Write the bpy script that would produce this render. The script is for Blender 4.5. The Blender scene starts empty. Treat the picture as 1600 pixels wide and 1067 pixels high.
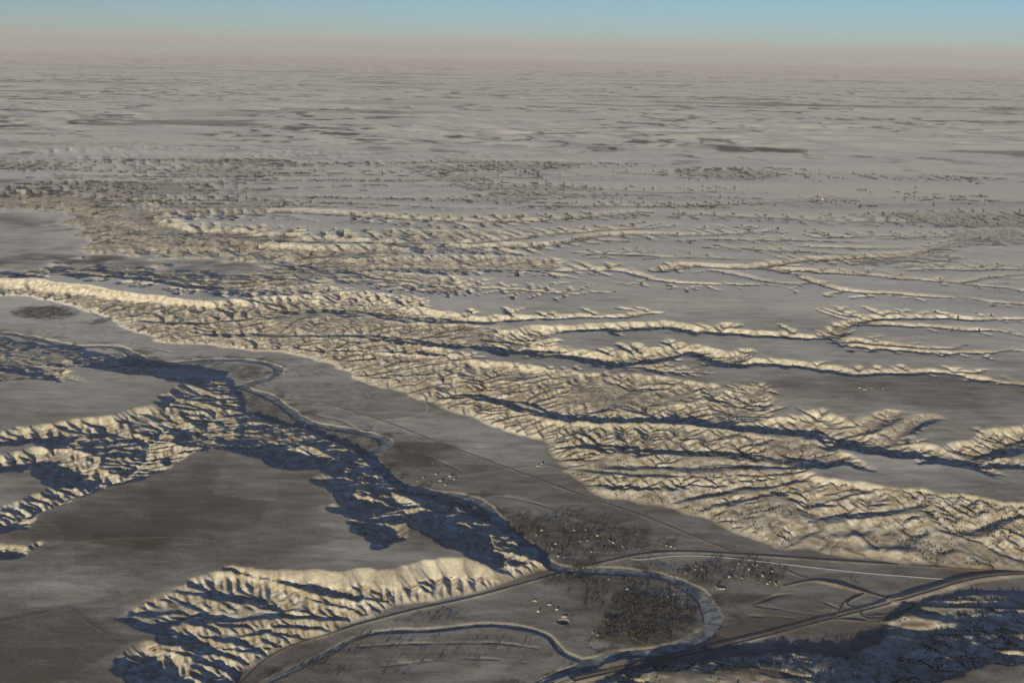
import bpy, math, random, time
import numpy as np
T_START = time.time()
sc = bpy.context.scene

# ------------------------------------------------------------------ camera, sun, sky, exposure
CAM_H = 2500.0                      # metres above the valley floor
LENS, SENSOR = 40.0, 36.0
FPX = 1600 * LENS / SENSOR
ROLL = math.radians(1.07)
PITCH = math.atan(453.5 * math.cos(ROLL) / FPX)
SUN_EL, SUN_AZ = math.radians(7.6), math.radians(17.0)     # sun low behind the camera, a little to the left

_f = np.array([0.0, math.cos(PITCH), -math.sin(PITCH)])
_u0 = np.array([0.0, math.sin(PITCH), math.cos(PITCH)])
_r0 = np.array([1.0, 0.0, 0.0])
_up = _u0 * math.cos(ROLL) - _r0 * math.sin(ROLL)
_rt = _r0 * math.cos(ROLL) + _u0 * math.sin(ROLL)
cam_d = bpy.data.cameras.new('camera')
cam_d.lens, cam_d.sensor_width = LENS, SENSOR
cam_d.clip_start, cam_d.clip_end = 10.0, 900000.0
cam = bpy.data.objects.new('camera', cam_d)
sc.collection.objects.link(cam)
from mathutils import Matrix
cam.matrix_world = Matrix(((_rt[0], _up[0], -_f[0], 0), (_rt[1], _up[1], -_f[1], 0),
                           (_rt[2], _up[2], -_f[2], CAM_H), (0, 0, 0, 1)))
sc.camera = cam

SUN_DIR = np.array([-math.sin(SUN_AZ) * math.cos(SUN_EL), -math.cos(SUN_AZ) * math.cos(SUN_EL), math.sin(SUN_EL)])
sun_d = bpy.data.lights.new('sun', 'SUN')
sun_d.energy, sun_d.angle, sun_d.color = 5.0, math.radians(0.5), (1.0, 0.83, 0.49)
sun = bpy.data.objects.new('sun', sun_d)
sc.collection.objects.link(sun)
from mathutils import Vector
sun.rotation_euler = Vector(SUN_DIR).to_track_quat('Z', 'Y').to_euler()

w = bpy.data.worlds.new('World'); sc.world = w; w.use_nodes = True
wn = w.node_tree
sky = wn.nodes.new('ShaderNodeTexSky'); sky.sky_type = 'NISHITA'; sky.sun_disc = False
sky.sun_elevation = SUN_EL
sky.sun_rotation = math.atan2(SUN_DIR[0], SUN_DIR[1])
sky.altitude = 2500; sky.air_density = 0.9; sky.dust_density = 0.0; sky.ozone_density = 3.3
wn.links.new(sky.outputs[0], wn.nodes['Background'].inputs[0])
wn.nodes['Background'].inputs[1].default_value = 0.05
sc.view_settings.view_transform = 'Standard'; sc.view_settings.look = 'None'
sc.view_settings.exposure = 0.88; sc.view_settings.gamma = 1.0; sc.view_settings.use_curve_mapping = False
sc.render.engine = 'CYCLES'
sc.cycles.use_adaptive_sampling = False; sc.cycles.use_denoising = True; sc.cycles.denoiser = 'OPENIMAGEDENOISE'; sc.cycles.denoising_input_passes = 'RGB_ALBEDO_NORMAL'; sc.cycles.denoising_prefilter = 'ACCURATE'
sc.cycles.max_bounces = 4; sc.cycles.diffuse_bounces = 1; sc.cycles.volume_bounces = 0

HAZE_D, HAZE_UP, HAZE_COL = 7.4e-6, 1600.0, (.58, .60, .74)
TREE_D, N_JUN = 6.0, (24000, 45000)

# ------------------------------------------------------------------ helpers
def P(x, y, z=0.0):
    """the ground point (height z) that photo pixel x, y looks at"""
    u, v = (x - 800) / FPX, (533.5 - y) / FPX
    d = _f + u * _rt + v * _up
    t = (z - CAM_H) / min(d[2], -1e-4)
    return d[0] * t, d[1] * t

def PL(pts, z=0.0):
    return np.array([P(a, b, z) for a, b in pts])

def smooth_line(p, n=3):
    """Chaikin smoothing of an open polyline"""
    p = np.asarray(p, float)
    for _ in range(n):
        q = np.empty((2 * len(p) - 2 + 2, p.shape[1]))
        q[0], q[-1] = p[0], p[-1]
        q[1:-1:2] = .75 * p[:-1] + .25 * p[1:]
        q[2:-1:2] = .25 * p[:-1] + .75 * p[1:]
        p = q
    return p

_rng = np.random.default_rng(11)
_perm = np.concatenate([_rng.permutation(512)] * 2).astype(np.int32)
_ga = _rng.random(512) * 2 * np.pi
_gx, _gy = np.cos(_ga).astype(np.float32), np.sin(_ga).astype(np.float32)
def perlin(x, y):
    xi, yi = np.floor(x).astype(np.int32), np.floor(y).astype(np.int32)
    xf, yf = (x - xi).astype(np.float32), (y - yi).astype(np.float32)
    u, v = xf * xf * xf * (xf * (xf * 6 - 15) + 10), yf * yf * yf * (yf * (yf * 6 - 15) + 10)
    xi &= 511; yi &= 511
    def g(ix, iy, dx, dy):
        h = _perm[_perm[ix & 511] + (iy & 511)]
        return _gx[h] * dx + _gy[h] * dy
    a = g(xi, yi, xf, yf); b = g(xi + 1, yi, xf - 1, yf)
    c = g(xi, yi + 1, xf, yf - 1); d = g(xi + 1, yi + 1, xf - 1, yf - 1)
    a += u * (b - a); c += u * (d - c)
    return (a + v * (c - a)) * 1.5
def fbm(x, y, wl, octs=4, gain=.5, off=0.0):
    s, amp, f = 0, 1.0, 1.0 / wl
    for k in range(octs):
        s = s + amp * perlin(x * f + off + 17.3 * k, y * f - off + 9.1 * k)
        amp *= gain; f *= 2.03
    return s
def sstep(a, b, x):
    t = np.clip((x - a) / (b - a), 0, 1)
    return t * t * (3 - 2 * t)

def seg_dist(X, Y, line, vals=None):
    """distance to a polyline, and a value interpolated along it"""
    best = np.full(X.shape, 1e18, np.float32); bv = np.zeros(X.shape, np.float32)
    L = np.concatenate([[0], np.cumsum(np.hypot(*np.diff(line, axis=0).T))]); L /= L[-1]
    for i in range(len(line) - 1):
        ax, ay = line[i]; bx, by = line[i + 1]
        dx, dy = bx - ax, by - ay
        t = np.clip(((X - ax) * dx + (Y - ay) * dy) / (dx * dx + dy * dy + 1e-9), 0, 1)
        d = (X - ax - t * dx) ** 2 + (Y - ay - t * dy) ** 2
        m = d < best
        best = np.where(m, d, best)
        if vals is not None:
            bv = np.where(m, L[i] + (L[i + 1] - L[i]) * t, bv)
    return np.sqrt(best), bv
def in_poly(X, Y, poly):
    ins = np.zeros(X.shape, bool)
    n = len(poly)
    for i in range(n):
        ax, ay = poly[i]; bx, by = poly[(i + 1) % n]
        if ay == by: continue
        c = ((ay > Y) != (by > Y)) & (X < (bx - ax) * (Y - ay) / (by - ay) + ax)
        ins ^= c
    return ins
def poly_sdist(X, Y, poly):
    """outside distance (0 inside), inside depth"""
    d, _ = seg_dist(X, Y, np.vstack([poly, poly[:1]]))
    ins = in_poly(X, Y, poly)
    return np.where(ins, 0, d), np.where(ins, d, 0)

# ------------------------------------------------------------------ the land, laid out from the map features
# valley floor with its terrace
FLOOD = PL([(-200, 474), (0, 462), (50, 463), (100, 475), (150, 490), (185, 507), (215, 520), (245, 533), (300, 537), (360, 545), (440, 552),
    (475, 558), (510, 567), (535, 576), (555, 590), (590, 605), (640, 615), (660, 625), (675, 632), (720, 648), (770, 665),
    (810, 680), (850, 690), (862, 700), (868, 716), (880, 735), (900, 752), (920, 765), (960, 778), (1000, 785), (1040, 790),
    (1080, 802), (1120, 815), (1145, 830), (1180, 843), (1215, 856), (1262, 862), (1350, 872), (1430, 884), (1520, 890), (1600, 893),
    (1750, 900), (1750, 925), (1600, 926), (1500, 932), (1440, 946), (1425, 962), (1380, 978), (1360, 1000), (1330, 1020),
    (1200, 1026), (1100, 1028), (1010, 1041), (960, 1052), (900, 1078), (840, 1130), (330, 1130), (378, 1067), (400, 1042),
    (430, 1021), (470, 1005), (510, 994), (555, 975), (600, 960), (650, 945), (700, 934), (750, 922), (800, 907), (830, 898), (866, 887),
    (845, 872), (822, 856), (795, 838), (765, 823), (738, 806), (712, 792), (690, 783), (660, 778), (640, 770), (618, 757),
    (598, 740), (583, 727), (568, 714), (550, 702), (530, 692), (505, 683), (478, 675), (450, 668), (425, 658), (402, 648),
    (380, 643), (372, 625), (366, 607), (345, 597), (320, 592), (290, 584), (260, 579), (225, 576), (190, 572), (165, 562),
    (140, 554), (110, 547), (90, 543), (50, 538), (20, 536), (0, 528), (-200, 524)])
FAR_FLOOR = PL([(-250, 328), (0, 325), (60, 330), (90, 340), (100, 360), (108, 380), (140, 396), (220, 400), (330, 406), (430, 416), (330, 431), (260, 427), (200, 421), (150, 418), (100, 416), (60, 420), (0, 424), (-250, 430)])
# mesa tops and table land
HI = [
 (85, [(-250, 672), (0, 670), (40, 664), (90, 660), (115, 655), (170, 652), (205, 640), (225, 635), (250, 625), (272, 612), (290, 598),
       (262, 588), (230, 583), (190, 580), (165, 576), (122, 566), (108, 572), (112, 586), (140, 599), (90, 597), (60, 590), (50, 592), (0, 594), (-250, 596)]),
 (85, [(-250, 892), (0, 872), (25, 868), (50, 860), (85, 845), (90, 830), (75, 815), (45, 804), (70, 795), (105, 783), (110, 775), (160, 760), (190, 752),
       (220, 745), (260, 737), (262, 725), (290, 717), (300, 705), (345, 699), (375, 706), (432, 712), (450, 728), (475, 726), (500, 727),
       (510, 741), (488, 748), (520, 763), (535, 775), (512, 793), (535, 800), (555, 806), (540, 812), (560, 822), (572, 835), (582, 845), (583, 852), (590, 857), (602, 848), (616, 838), (620, 822), (622, 812), (638, 803),
       (660, 818), (690, 838), (730, 858), (768, 871), (800, 880), (845, 886), (790, 883), (750, 881), (700, 884), (680, 886),
       (650, 894), (600, 901), (540, 904), (470, 897), (420, 890), (380, 886), (340, 890), (360, 893), (320, 899), (300, 905), (290, 911), (250, 922), (235, 927), (205, 936),
       (185, 946), (178, 964), (220, 972), (250, 985), (262, 994), (245, 1001), (205, 1008), (176, 1028), (178, 1045), (200, 1060), (215, 1080), (230, 1120), (-250, 1120)]),
 (95, [(655, 537), (700, 538), (760, 543), (800, 551), (830, 553), (880, 557), (900, 561), (930, 568), (980, 574), (1040, 581), (1110, 588), (1125, 586),
       (1100, 578), (1120, 572), (1160, 569), (1200, 569), (1300, 580), (1350, 589), (1400, 585), (1480, 584), (1530, 594), (1600, 602), (1750, 610),
       (1750, 690), (1600, 663), (1550, 662), (1500, 655), (1490, 648), (1440, 643), (1370, 638), (1330, 632), (1300, 625), (1290, 619), (1250, 612),
       (1200, 605), (1180, 601), (1100, 599), (1060, 592), (1000, 585), (950, 583), (900, 581), (860, 575), (830, 572), (780, 566), (740, 563), (715, 557), (690, 550), (668, 543)]),
 (88, [(1270, 745), (1300, 747), (1350, 756), (1390, 758), (1420, 763), (1490, 768), (1550, 776), (1600, 782), (1750, 800), (1750, 737), (1600, 731), (1552, 729),
       (1562, 738), (1585, 756), (1545, 743), (1520, 731), (1480, 723), (1430, 728), (1418, 720), (1440, 713), (1400, 708), (1350, 701), (1310, 695), (1322, 706),
       (1355, 714), (1372, 730), (1362, 737), (1340, 731), (1310, 725), (1298, 730), (1268, 735), (1280, 740)]),
 (98, [(20, 432), (80, 427), (120, 430), (180, 432), (230, 437), (290, 449), (340, 451), (400, 452), (460, 455), (500, 447), (560, 445), (620, 437),
       (660, 443), (720, 449), (790, 452), (850, 457), (910, 460), (950, 446), (1000, 442), (1100, 446), (1200, 447), (1250, 450), (1330, 457),
       (1380, 460), (1440, 464), (1500, 467), (1600, 477), (1750, 484), (1750, 494), (1600, 492), (1480, 489), (1420, 486), (1380, 493), (1330, 498), (1300, 505), (1250, 509),
       (1200, 507), (1150, 499), (1100, 495), (1050, 489), (1000, 484), (900, 483), (840, 483), (820, 486), (800, 491), (760, 491), (720, 491), (680, 489),
       (660, 480), (640, 475), (600, 470), (628, 460), (600, 457), (560, 462), (520, 463), (480, 462), (430, 466), (400, 470), (330, 473), (300, 471),
       (240, 464), (180, 458), (130, 450), (60, 442), (0, 436), (-200, 430), (-200, 427)]),
 (96, [(690, 503), (740, 505), (800, 503), (860, 497), (930, 497), (1000, 496), (1060, 496), (1000, 503), (930, 508), (870, 511), (800, 510), (740, 508)]),
 (97, [(1070, 518), (1130, 521), (1200, 526), (1290, 530), (1320, 541), (1400, 549), (1480, 553), (1600, 551), (1750, 550), (1750, 590), (1600, 587), (1500, 574),
       (1440, 571), (1370, 571), (1300, 563), (1240, 553), (1180, 545), (1120, 545), (1090, 540), (1060, 533), (1056, 523)]),
 (97, [(530, 401), (600, 397), (700, 396), (800, 392), (900, 384), (990, 380), (1060, 384), (960, 389), (860, 396), (760, 402), (640, 404), (560, 406)]),
 (97, [(400, 377), (500, 378), (600, 379), (720, 379), (790, 381), (700, 385), (560, 388), (470, 384)]),
 (80, [(850, 648), (900, 653), (960, 656), (1010, 654), (1060, 658), (1130, 667), (1200, 675), (1260, 680), (1240, 683), (1190, 679), (1130, 671), (1060, 662), (1010, 658), (960, 660), (900, 657), (850, 652)]),
 (34, [(1010, 1047), (1100, 1050), (1180, 1051), (1260, 1050), (1260, 1054), (1180, 1056), (1100, 1055), (1010, 1051)]),
 (100, [(1330, 1072), (1400, 1060), (1440, 1050), (1500, 1044), (1600, 1030), (1750, 1018), (1750, 1060), (1600, 1070), (1500, 1078), (1350, 1084)]),
 (97, [(1230, 428), (1300, 428), (1400, 436), (1500, 442), (1600, 455), (1750, 465), (1750, 472), (1600, 465), (1500, 457), (1400, 447), (1320, 442)]),
]
# drainage: (height at mouth, height at head, side slope, floor half-width, line)
LO = [
 (3, 55, .30, 12, [(385, 645), (340, 655), (300, 664), (262, 672), (235, 684), (215, 700), (195, 718), (165, 742), (120, 766), (70, 782), (0, 795), (-150, 810)]),
 (18, 60, .30, 8, [(215, 694), (185, 682), (150, 679), (100, 689), (50, 692), (0, 697), (-150, 704)]),
 (22, 60, .30, 8, [(185, 724), (130, 722), (85, 724), (50, 730), (0, 737), (-150, 748)]),
 (45, 70, .35, 8, [(-150, 862), (0, 852), (40, 846), (62, 832)]),
 (50, 66, .35, 6, [(20, 845), (15, 826), (-60, 820)]),
 (20, 75, .35, 6, [(-150, 560), (0, 580), (30, 583), (70, 590), (98, 596)]),
 (4, 62, .32, 8, [(648, 783), (625, 792), (607, 805), (600, 820), (597, 838), (588, 850)]),
 (40, 76, .3, 4, [(606, 806), (580, 797), (550, 794), (520, 793)]),
 (62, 82, .12, 4, [(586, 852), (570, 857), (545, 855), (520, 848), (500, 845), (470, 847), (435, 845)]),
 (4, 60, .32, 8, [(470, 694), (455, 700), (430, 700), (400, 696), (370, 690), (340, 690)]),
 (4, 70, .35, 6, [(548, 975), (500, 972), (450, 968), (400, 966), (345, 976), (300, 968), (250, 966), (205, 960)]),
 (5, 72, .30, 6, [(395, 1037), (360, 1020), (320, 1004), (285, 996), (262, 985), (240, 975)]),
 (6, 76, .30, 6, [(612, 952), (585, 944), (540, 930), (470, 915), (420, 905), (375, 894), (350, 891)]),
 (6, 60, .30, 5, [(480, 999), (430, 990), (380, 985), (330, 988)]),
 (6, 72, .35, 6, [(330, 1100), (290, 1075), (250, 1058), (215, 1046), (190, 1040)]),
 (14, 74, .22, 5, [(440, 963), (420, 950), (390, 940), (350, 935), (310, 927), (280, 918)]),
 (10, 74, .22, 5, [(568, 964), (530, 953), (490, 938), (450, 927), (410, 920)]),
 (10, 66, .22, 5, [(462, 1006), (430, 1010), (390, 1006), (350, 1000), (320, 994)]),
 (8, 74, .22, 5, [(375, 1066), (350, 1052), (310, 1036), (270, 1022), (235, 1014)]),
 (12, 70, .22, 5, [(520, 985), (470, 978), (420, 974), (370, 976)]),
 (4, 78, .34, 5, [(556, 705), (520, 712), (480, 722)]), (4, 78, .34, 5, [(588, 733), (550, 735), (515, 740)]), (4, 78, .34, 5, [(606, 750), (560, 754), (497, 747)]),
 (4, 78, .34, 5, [(624, 764), (580, 768), (537, 767)]), (4, 78, .34, 5, [(688, 787), (660, 799), (640, 806)]), (4, 78, .34, 5, [(714, 798), (690, 814), (668, 825)]),
 (4, 78, .34, 5, [(742, 814), (720, 829), (700, 840)]), (4, 78, .34, 5, [(788, 840), (768, 851), (745, 862)]), (4, 78, .34, 5, [(815, 858), (800, 868), (780, 875)]),
 # canyons that come down from the right
 (5, 55, .30, 10, [(678, 624), (710, 618), (740, 619), (780, 625), (800, 631), (850, 632), (900, 635), (950, 640), (1000, 645), (1050, 650), (1100, 652), (1150, 657),
       (1200, 664), (1250, 670), (1300, 677), (1345, 687), (1370, 682), (1420, 686), (1460, 691), (1490, 697), (1550, 690), (1600, 682), (1750, 672)]),
 (52, 70, .30, 6, [(1490, 699), (1540, 701), (1600, 706), (1750, 712)]),
 (52, 80, .35, 5, [(1490, 702), (1515, 715), (1532, 728), (1548, 738)]),
 (14, 50, .35, 6, [(790, 632), (830, 643), (900, 648), (980, 653), (1060, 658), (1130, 666), (1200, 672), (1250, 676)]),
 (40, 74, .25, 5, [(1250, 672), (1290, 667), (1340, 655), (1400, 648)]),
 (44, 74, .25, 5, [(1340, 684), (1370, 672), (1410, 660), (1450, 655)]),
 (20, 70, .22, 5, [(1110, 650), (1140, 637), (1165, 622), (1190, 610)]),
 (14, 70, .20, 5, [(880, 634), (930, 622), (980, 608), (1030, 598)]),
 (10, 66, .18, 5, [(700, 620), (740, 612), (800, 604), (850, 594), (900, 588)]),
 (6, 66, .16, 5, [(640, 613), (690, 602), (740, 592), (790, 578)]),
 (6, 66, .16, 5, [(560, 588), (620, 580), (680, 568), (720, 562)]),
 (5, 68, .32, 8, [(858, 704), (900, 700), (950, 697), (1000, 701), (1060, 704), (1120, 708), (1180, 713), (1230, 719), (1275, 724), (1305, 722)]),
 (36, 74, .25, 5, [(1240, 719), (1280, 710), (1315, 706), (1350, 711)]),
 (46, 78, .3, 5, [(1285, 722), (1320, 722), (1345, 728), (1368, 734)]),
 (6, 72, .25, 6, [(880, 733), (920, 736), (990, 743), (1060, 745), (1130, 743), (1200, 743), (1245, 741), (1265, 738)]),
 (9, 66, .22, 5, [(950, 733), (1000, 732), (1050, 731), (1130, 729), (1210, 728), (1240, 728)]),
 (6, 66, .22, 5, [(905, 757), (950, 756), (1000, 762), (1060, 760), (1120, 755), (1180, 748), (1210, 746)]),
 (5, 60, .22, 5, [(1050, 788), (1090, 775), (1150, 765), (1210, 762), (1270, 752)]),
 (5, 60, .2, 5, [(1085, 800), (1120, 785), (1180, 775), (1220, 770)]),
 (3, 60, .16, 30, [(1215, 856), (1245, 842), (1270, 825), (1276, 805), (1270, 790), (1300, 775), (1350, 762)]),
 (12, 60, .16, 5, [(1282, 815), (1330, 802), (1400, 795), (1450, 782)]),
 (3, 66, .16, 8, [(1690, 892), (1600, 872), (1540, 852), (1490, 832), (1460, 810), (1440, 790), (1430, 776)]),
 (20, 70, .2, 5, [(1500, 835), (1540, 818), (1600, 805), (1680, 800)]),
 (4, 30, .10, 8, [(1380, 884), (1372, 862), (1365, 840), (1390, 825)]),
 # next ones back
 (6, 56, .30, 9, [(265, 536), (300, 539), (390, 541), (480, 546), (560, 549), (640, 553), (705, 554)]),
 (6, 62, .30, 12, [(262, 535), (310, 524), (350, 522), (420, 524), (500, 527), (560, 524), (600, 527), (680, 534), (760, 539), (800, 542), (830, 549), (880, 553), (920, 561), (960, 567),
       (1010, 574), (1060, 578), (1085, 581)]),
 (28, 70, .28, 7, [(900, 556), (930, 552), (1000, 552), (1080, 553), (1130, 556), (1200, 564), (1300, 575), (1360, 582), (1400, 580), (1470, 579), (1520, 587), (1600, 597), (1750, 606)]),
 (46, 76, .25, 5, [(1130, 556), (1160, 550), (1200, 549), (1240, 551)]),
 (24, 70, .26, 7, [(790, 540), (820, 528), (870, 523), (930, 524), (1000, 519), (1050, 515), (1100, 514), (1130, 517), (1180, 522), (1230, 524), (1290, 526), (1308, 514),
       (1350, 506), (1400, 502), (1450, 501), (1500, 503), (1600, 504), (1750, 506)]),
 (56, 82, .2, 5, [(1300, 525), (1330, 536), (1400, 544), (1480, 548), (1520, 546), (1600, 545), (1750, 545)]),
 (60, 84, .2, 4, [(1318, 513), (1400, 511), (1450, 514), (1550, 521), (1650, 524)]),
 (60, 84, .2, 4, [(1310, 520), (1400, 529), (1480, 531), (1510, 526)]),
 (5, 66, .28, 8, [(188, 507), (215, 503), (270, 506), (330, 506), (400, 498), (440, 491), (500, 485), (560, 489), (620, 496), (700, 501), (740, 502), (800, 498), (830, 492),
       (880, 490), (930, 494), (990, 488), (1060, 491)]),
 (6, 60, .28, 9, [(-60, 431), (20, 429), (60, 426), (100, 421), (150, 424), (200, 426), (240, 431), (280, 440), (310, 446), (350, 449), (400, 450), (430, 452), (455, 453)]),
 (16, 70, .28, 8, [(330, 446), (360, 432), (380, 428), (450, 426), (500, 425), (560, 428), (610, 432), (660, 438), (700, 444), (760, 446), (800, 448), (850, 452), (900, 456)]),
 (26, 70, .28, 8, [(540, 427), (620, 423), (700, 424), (780, 425), (830, 426), (880, 429), (920, 426), (1000, 427), (1030, 433), (1090, 438), (1150, 437), (1220, 441)]),
 (40, 70, .25, 6, [(1030, 430), (1070, 420), (1110, 422), (1180, 424), (1220, 428), (1260, 438), (1320, 450), (1400, 454), (1450, 459), (1530, 465), (1600, 472), (1750, 480)]),
 (46, 74, .25, 6, [(1180, 424), (1280, 421), (1350, 425), (1420, 431), (1500, 438), (1600, 450), (1750, 462)]),
 (46, 70, .22, 6, [(1180, 424), (1230, 413), (1300, 409), (1350, 406), (1420, 403), (1450, 393), (1500, 381), (1530, 373), (1600, 366)]),
 (6, 60, .25, 9, [(100, 392), (170, 389), (250, 386), (330, 388), (420, 392), (520, 394), (600, 391), (700, 389), (800, 385), (880, 378), (940, 371), (1000, 369), (1080, 372), (1180, 366)]),
 (6, 60, .25, 9, [(110, 372), (200, 369), (300, 368), (380, 373), (430, 375), (500, 376), (600, 377), (700, 377), (790, 376), (900, 366), (1000, 360)]),
 (8, 50, .25, 9, [(95, 345), (180, 350), (280, 345), (380, 340), (480, 336), (600, 345), (700, 350), (800, 352), (900, 345), (1000, 335)]),
]
_r = random.Random(5)
# dissected uplands farther off: valleys that wander across, draining to the left
for k in range(38):
    yy = 338 - k * 3.6 + _r.uniform(-2, 2)
    x0 = _r.uniform(-200, 500) if k % 3 else _r.uniform(400, 1300)
    pts, x, y, dy = [], x0, yy, _r.uniform(-.02, .02)
    for j in range(_r.randint(6, 12)):
        pts.append((x, y)); dx = _r.uniform(50, 90); x += dx
        dy = max(-.05, min(.05, dy + _r.uniform(-.04, .04))); y += dy * dx * (yy - 80) / 260
    LO.append((_r.uniform(40, 66), _r.uniform(76, 86), .26, 6, pts))

for k in range(10):
    x, y = 1000 + 55 * k + _r.uniform(-60, 60), _r.uniform(372, 445)
    pts, dy = [], _r.uniform(-.03, .05)
    for j in range(6):
        pts.append((x, y)); x += _r.uniform(40, 75); dy += _r.uniform(-.03, .03); y += dy * 55
    LO.append((_r.uniform(58, 70), 86, .24, 4, pts))

# polar grid round the point below the camera: detail follows distance
TH = math.radians(31.0)
NT = 1120
DTH = 2 * TH / (NT - 1)
theta = np.linspace(-TH, TH, NT)
rs = [3250.0]
while rs[-1] < 34000:
    r = rs[-1]
    g = 1.0 if r < 9000 else 1.0 + 1.6 * (r - 9000) / 25000
    rs.append(r + r * DTH * g)
R = np.array(rs); NR = len(R)
X = (R[:, None] * np.sin(theta)[None]).astype(np.float32)
Y = (R[:, None] * np.cos(theta)[None]).astype(np.float32)
def upsample(c, nr, nt, step):
    """bilinear from every step-th node"""
    ri = np.minimum(np.arange(nr) / step, c.shape[0] - 1); ti = np.minimum(np.arange(nt) / step, c.shape[1] - 1)
    r0 = np.minimum(ri.astype(int), c.shape[0] - 2); t0 = np.minimum(ti.astype(int), c.shape[1] - 2)
    fr = (ri - r0)[:, None].astype(np.float32); ft = (ti - t0)[None].astype(np.float32)
    a = c[r0][:, t0]; b = c[r0][:, t0 + 1]; d = c[r0 + 1][:, t0]; e = c[r0 + 1][:, t0 + 1]
    return (a * (1 - ft) + b * ft) * (1 - fr) + (d * (1 - ft) + e * ft) * fr

CS = 4
cr = np.arange(0, NR + CS, CS); ct = np.arange(0, NT + CS, CS)
_rext = np.interp(cr, np.arange(NR), R) + np.maximum(cr - NR + 1, 0) * (R[-1] - R[-2])
_text = -TH + ct * DTH
CX = (_rext[:, None] * np.sin(_text)[None]); CY = (_rext[:, None] * np.cos(_text)[None])
rr = np.hypot(CX, CY)
# wander of the edges
wa = fbm(CX, CY, 420, 3, .55, 3.1) * 45; wb = fbm(CX, CY, 420, 3, .55, 71.7) * 45
WX, WY = CX + wa, CY + wb
wc = fbm(CX, CY, 190, 2, .55, 23.1) * 42; wd = fbm(CX, CY, 190, 2, .55, 57.7) * 42
tabl = 93 + 7 * fbm(CX, CY, 5200, 2, .5, 5.0) + .0006 * np.maximum(rr - 9000, 0)
fl_out, fl_in = poly_sdist(CX + .9 * wa + .7 * wc, CY + .9 * wb + .7 * wd, FLOOD)
ff_out, ff_in = poly_sdist(CX + 7 * wa + 700 * fbm(CX, CY, 2600, 2, .5, 50.0), CY + 9 * wb, FAR_FLOOR)
d_hi = np.full(CX.shape, 1e9); T = tabl.copy(); hi_in = np.zeros(CX.shape)
wsum = np.zeros(CX.shape); tsum = np.zeros(CX.shape)
for hz, pts in HI:
    o, i = poly_sdist(CX + wa * .6 + wc, CY + wb * .6 + wd, PL(pts, hz))
    d_hi = np.minimum(d_hi, o); hi_in = np.maximum(hi_in, i)
    wt = 1 / (o + 60) ** 2
    wsum += wt; tsum += wt * (hz + 3 * fbm(CX, CY, 2600, 2, .5, hz))
wfar = 1 / 2500 ** 2
T = (tsum + wfar * tabl) / (wsum + wfar)
floor0 = 2.0 * fbm(CX, CY, 900, 2, .5, 2.2)
LEFT = PL([(-400, 534), (0, 536), (120, 545), (260, 577), (380, 630), (640, 752), (880, 886), (820, 905), (560, 975), (440, 1020), (380, 1067), (320, 1160), (-400, 1160)])
lo_, li_ = poly_sdist(CX, CY, LEFT)
left = sstep(250, 0, lo_)
soft = np.zeros(CX.shape)
for sp in ([(1330, 1015), (1370, 965), (1440, 940), (1750, 922), (1750, 1024), (1600, 1036), (1480, 1050), (1400, 1040)], [(1215, 862), (1290, 832), (1380, 832), (1470, 835), (1560, 866), (1700, 892), (1500, 890), (1350, 876)]):
    so_, _ = poly_sdist(CX, CY, PL(sp)); soft = np.maximum(soft, sstep(90, 0, so_))
LL = PL([(340, 893), (420, 905), (560, 945), (640, 950), (500, 1000), (400, 1045), (330, 1120), (170, 1100), (160, 960), (240, 920)], 40)
lo_ll, _ = poly_sdist(CX, CY, LL); calm = sstep(120, 0, lo_ll)
EXP = 1.35 - .15 * left
E1 = None
def low_feature(d, z, slope):
    global E1, E2, EC
    t = d / (d + d_hi + 1e-3)
    e1 = z + (T - z) * t ** EXP
    ec = z + (T - z) * t ** .55
    e2 = np.minimum(z + slope * d, T)
    if E1 is None: E1, E2, EC = e1, e2, ec
    else: E1 = np.minimum(E1, e1); E2 = np.minimum(E2, e2); EC = np.minimum(EC, ec)
low_feature(fl_out, np.zeros(CX.shape), .055)
low_feature(ff_out, np.zeros(CX.shape), .06)
d_line = np.full(CX.shape, 1e9)
HIG = [PL(pts, hz) for hz, pts in HI]
def line_ground(z0, z1, pts):
    p = smooth_line(pts, 2)
    L = np.concatenate([[0], np.cumsum(np.hypot(*np.diff(p, axis=0).T))]); L /= L[-1]
    zz = z0 + (z1 - z0) * L ** 1.15
    g = np.array([P(a, b, c) for (a, b), c in zip(p, zz)])
    # a canyon runs close under the rim on its near side
    rad = np.hypot(*g.T); un = g / rad[:, None]
    sh = np.zeros(len(g))
    for s in range(780, 0, -30):
        q = g - un * s
        hit = np.zeros(len(g), bool)
        for poly in HIG: hit |= in_poly(q[:, 0], q[:, 1], poly)
        sh = np.where(hit, s, sh)
    want = (92 - zz) / .62
    sh = np.clip(np.where(sh > 0, sh - want, 0), 0, 380)
    k = np.ones(5) / 5
    if len(sh) > 9: sh = np.convolve(np.pad(sh, 2, mode='edge'), k, 'valid')
    return g - un * sh[:, None]
for z0, z1, sl, hw, pts in LO:
    if pts[len(pts) // 2][1] < 560 and pts[len(pts) // 2][0] > 600: z1 = 92 - (92 - z1) * (.62 if pts[len(pts) // 2][0] > 700 else .95)
    line = line_ground(z0, z1, pts)
    d, tt = seg_dist(WX, WY, line, True)
    d = np.maximum(d - hw, 0)
    z = z0 + (z1 - z0) * tt ** 1.15
    low_feature(d, z, sl * np.interp(rr, [8000, 9500], [1.0, 1.9]))
    d_line = np.minimum(d_line, d)
EV = np.maximum(E1, E2)
EV = np.where(hi_in > 0, np.maximum(EV, T), EV)
tilt = .010 * np.minimum(d_line, 1600) * sstep(8200, 9500, rr) * sstep(25, 3, T - EV)
EV = EV + tilt; T = T + tilt
EC = np.maximum(np.maximum(EC, np.minimum(E2 * (1 + .5 * left), T)), EV)
up = lambda a: upsample(a.astype(np.float32), NR, NT, CS)
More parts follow.
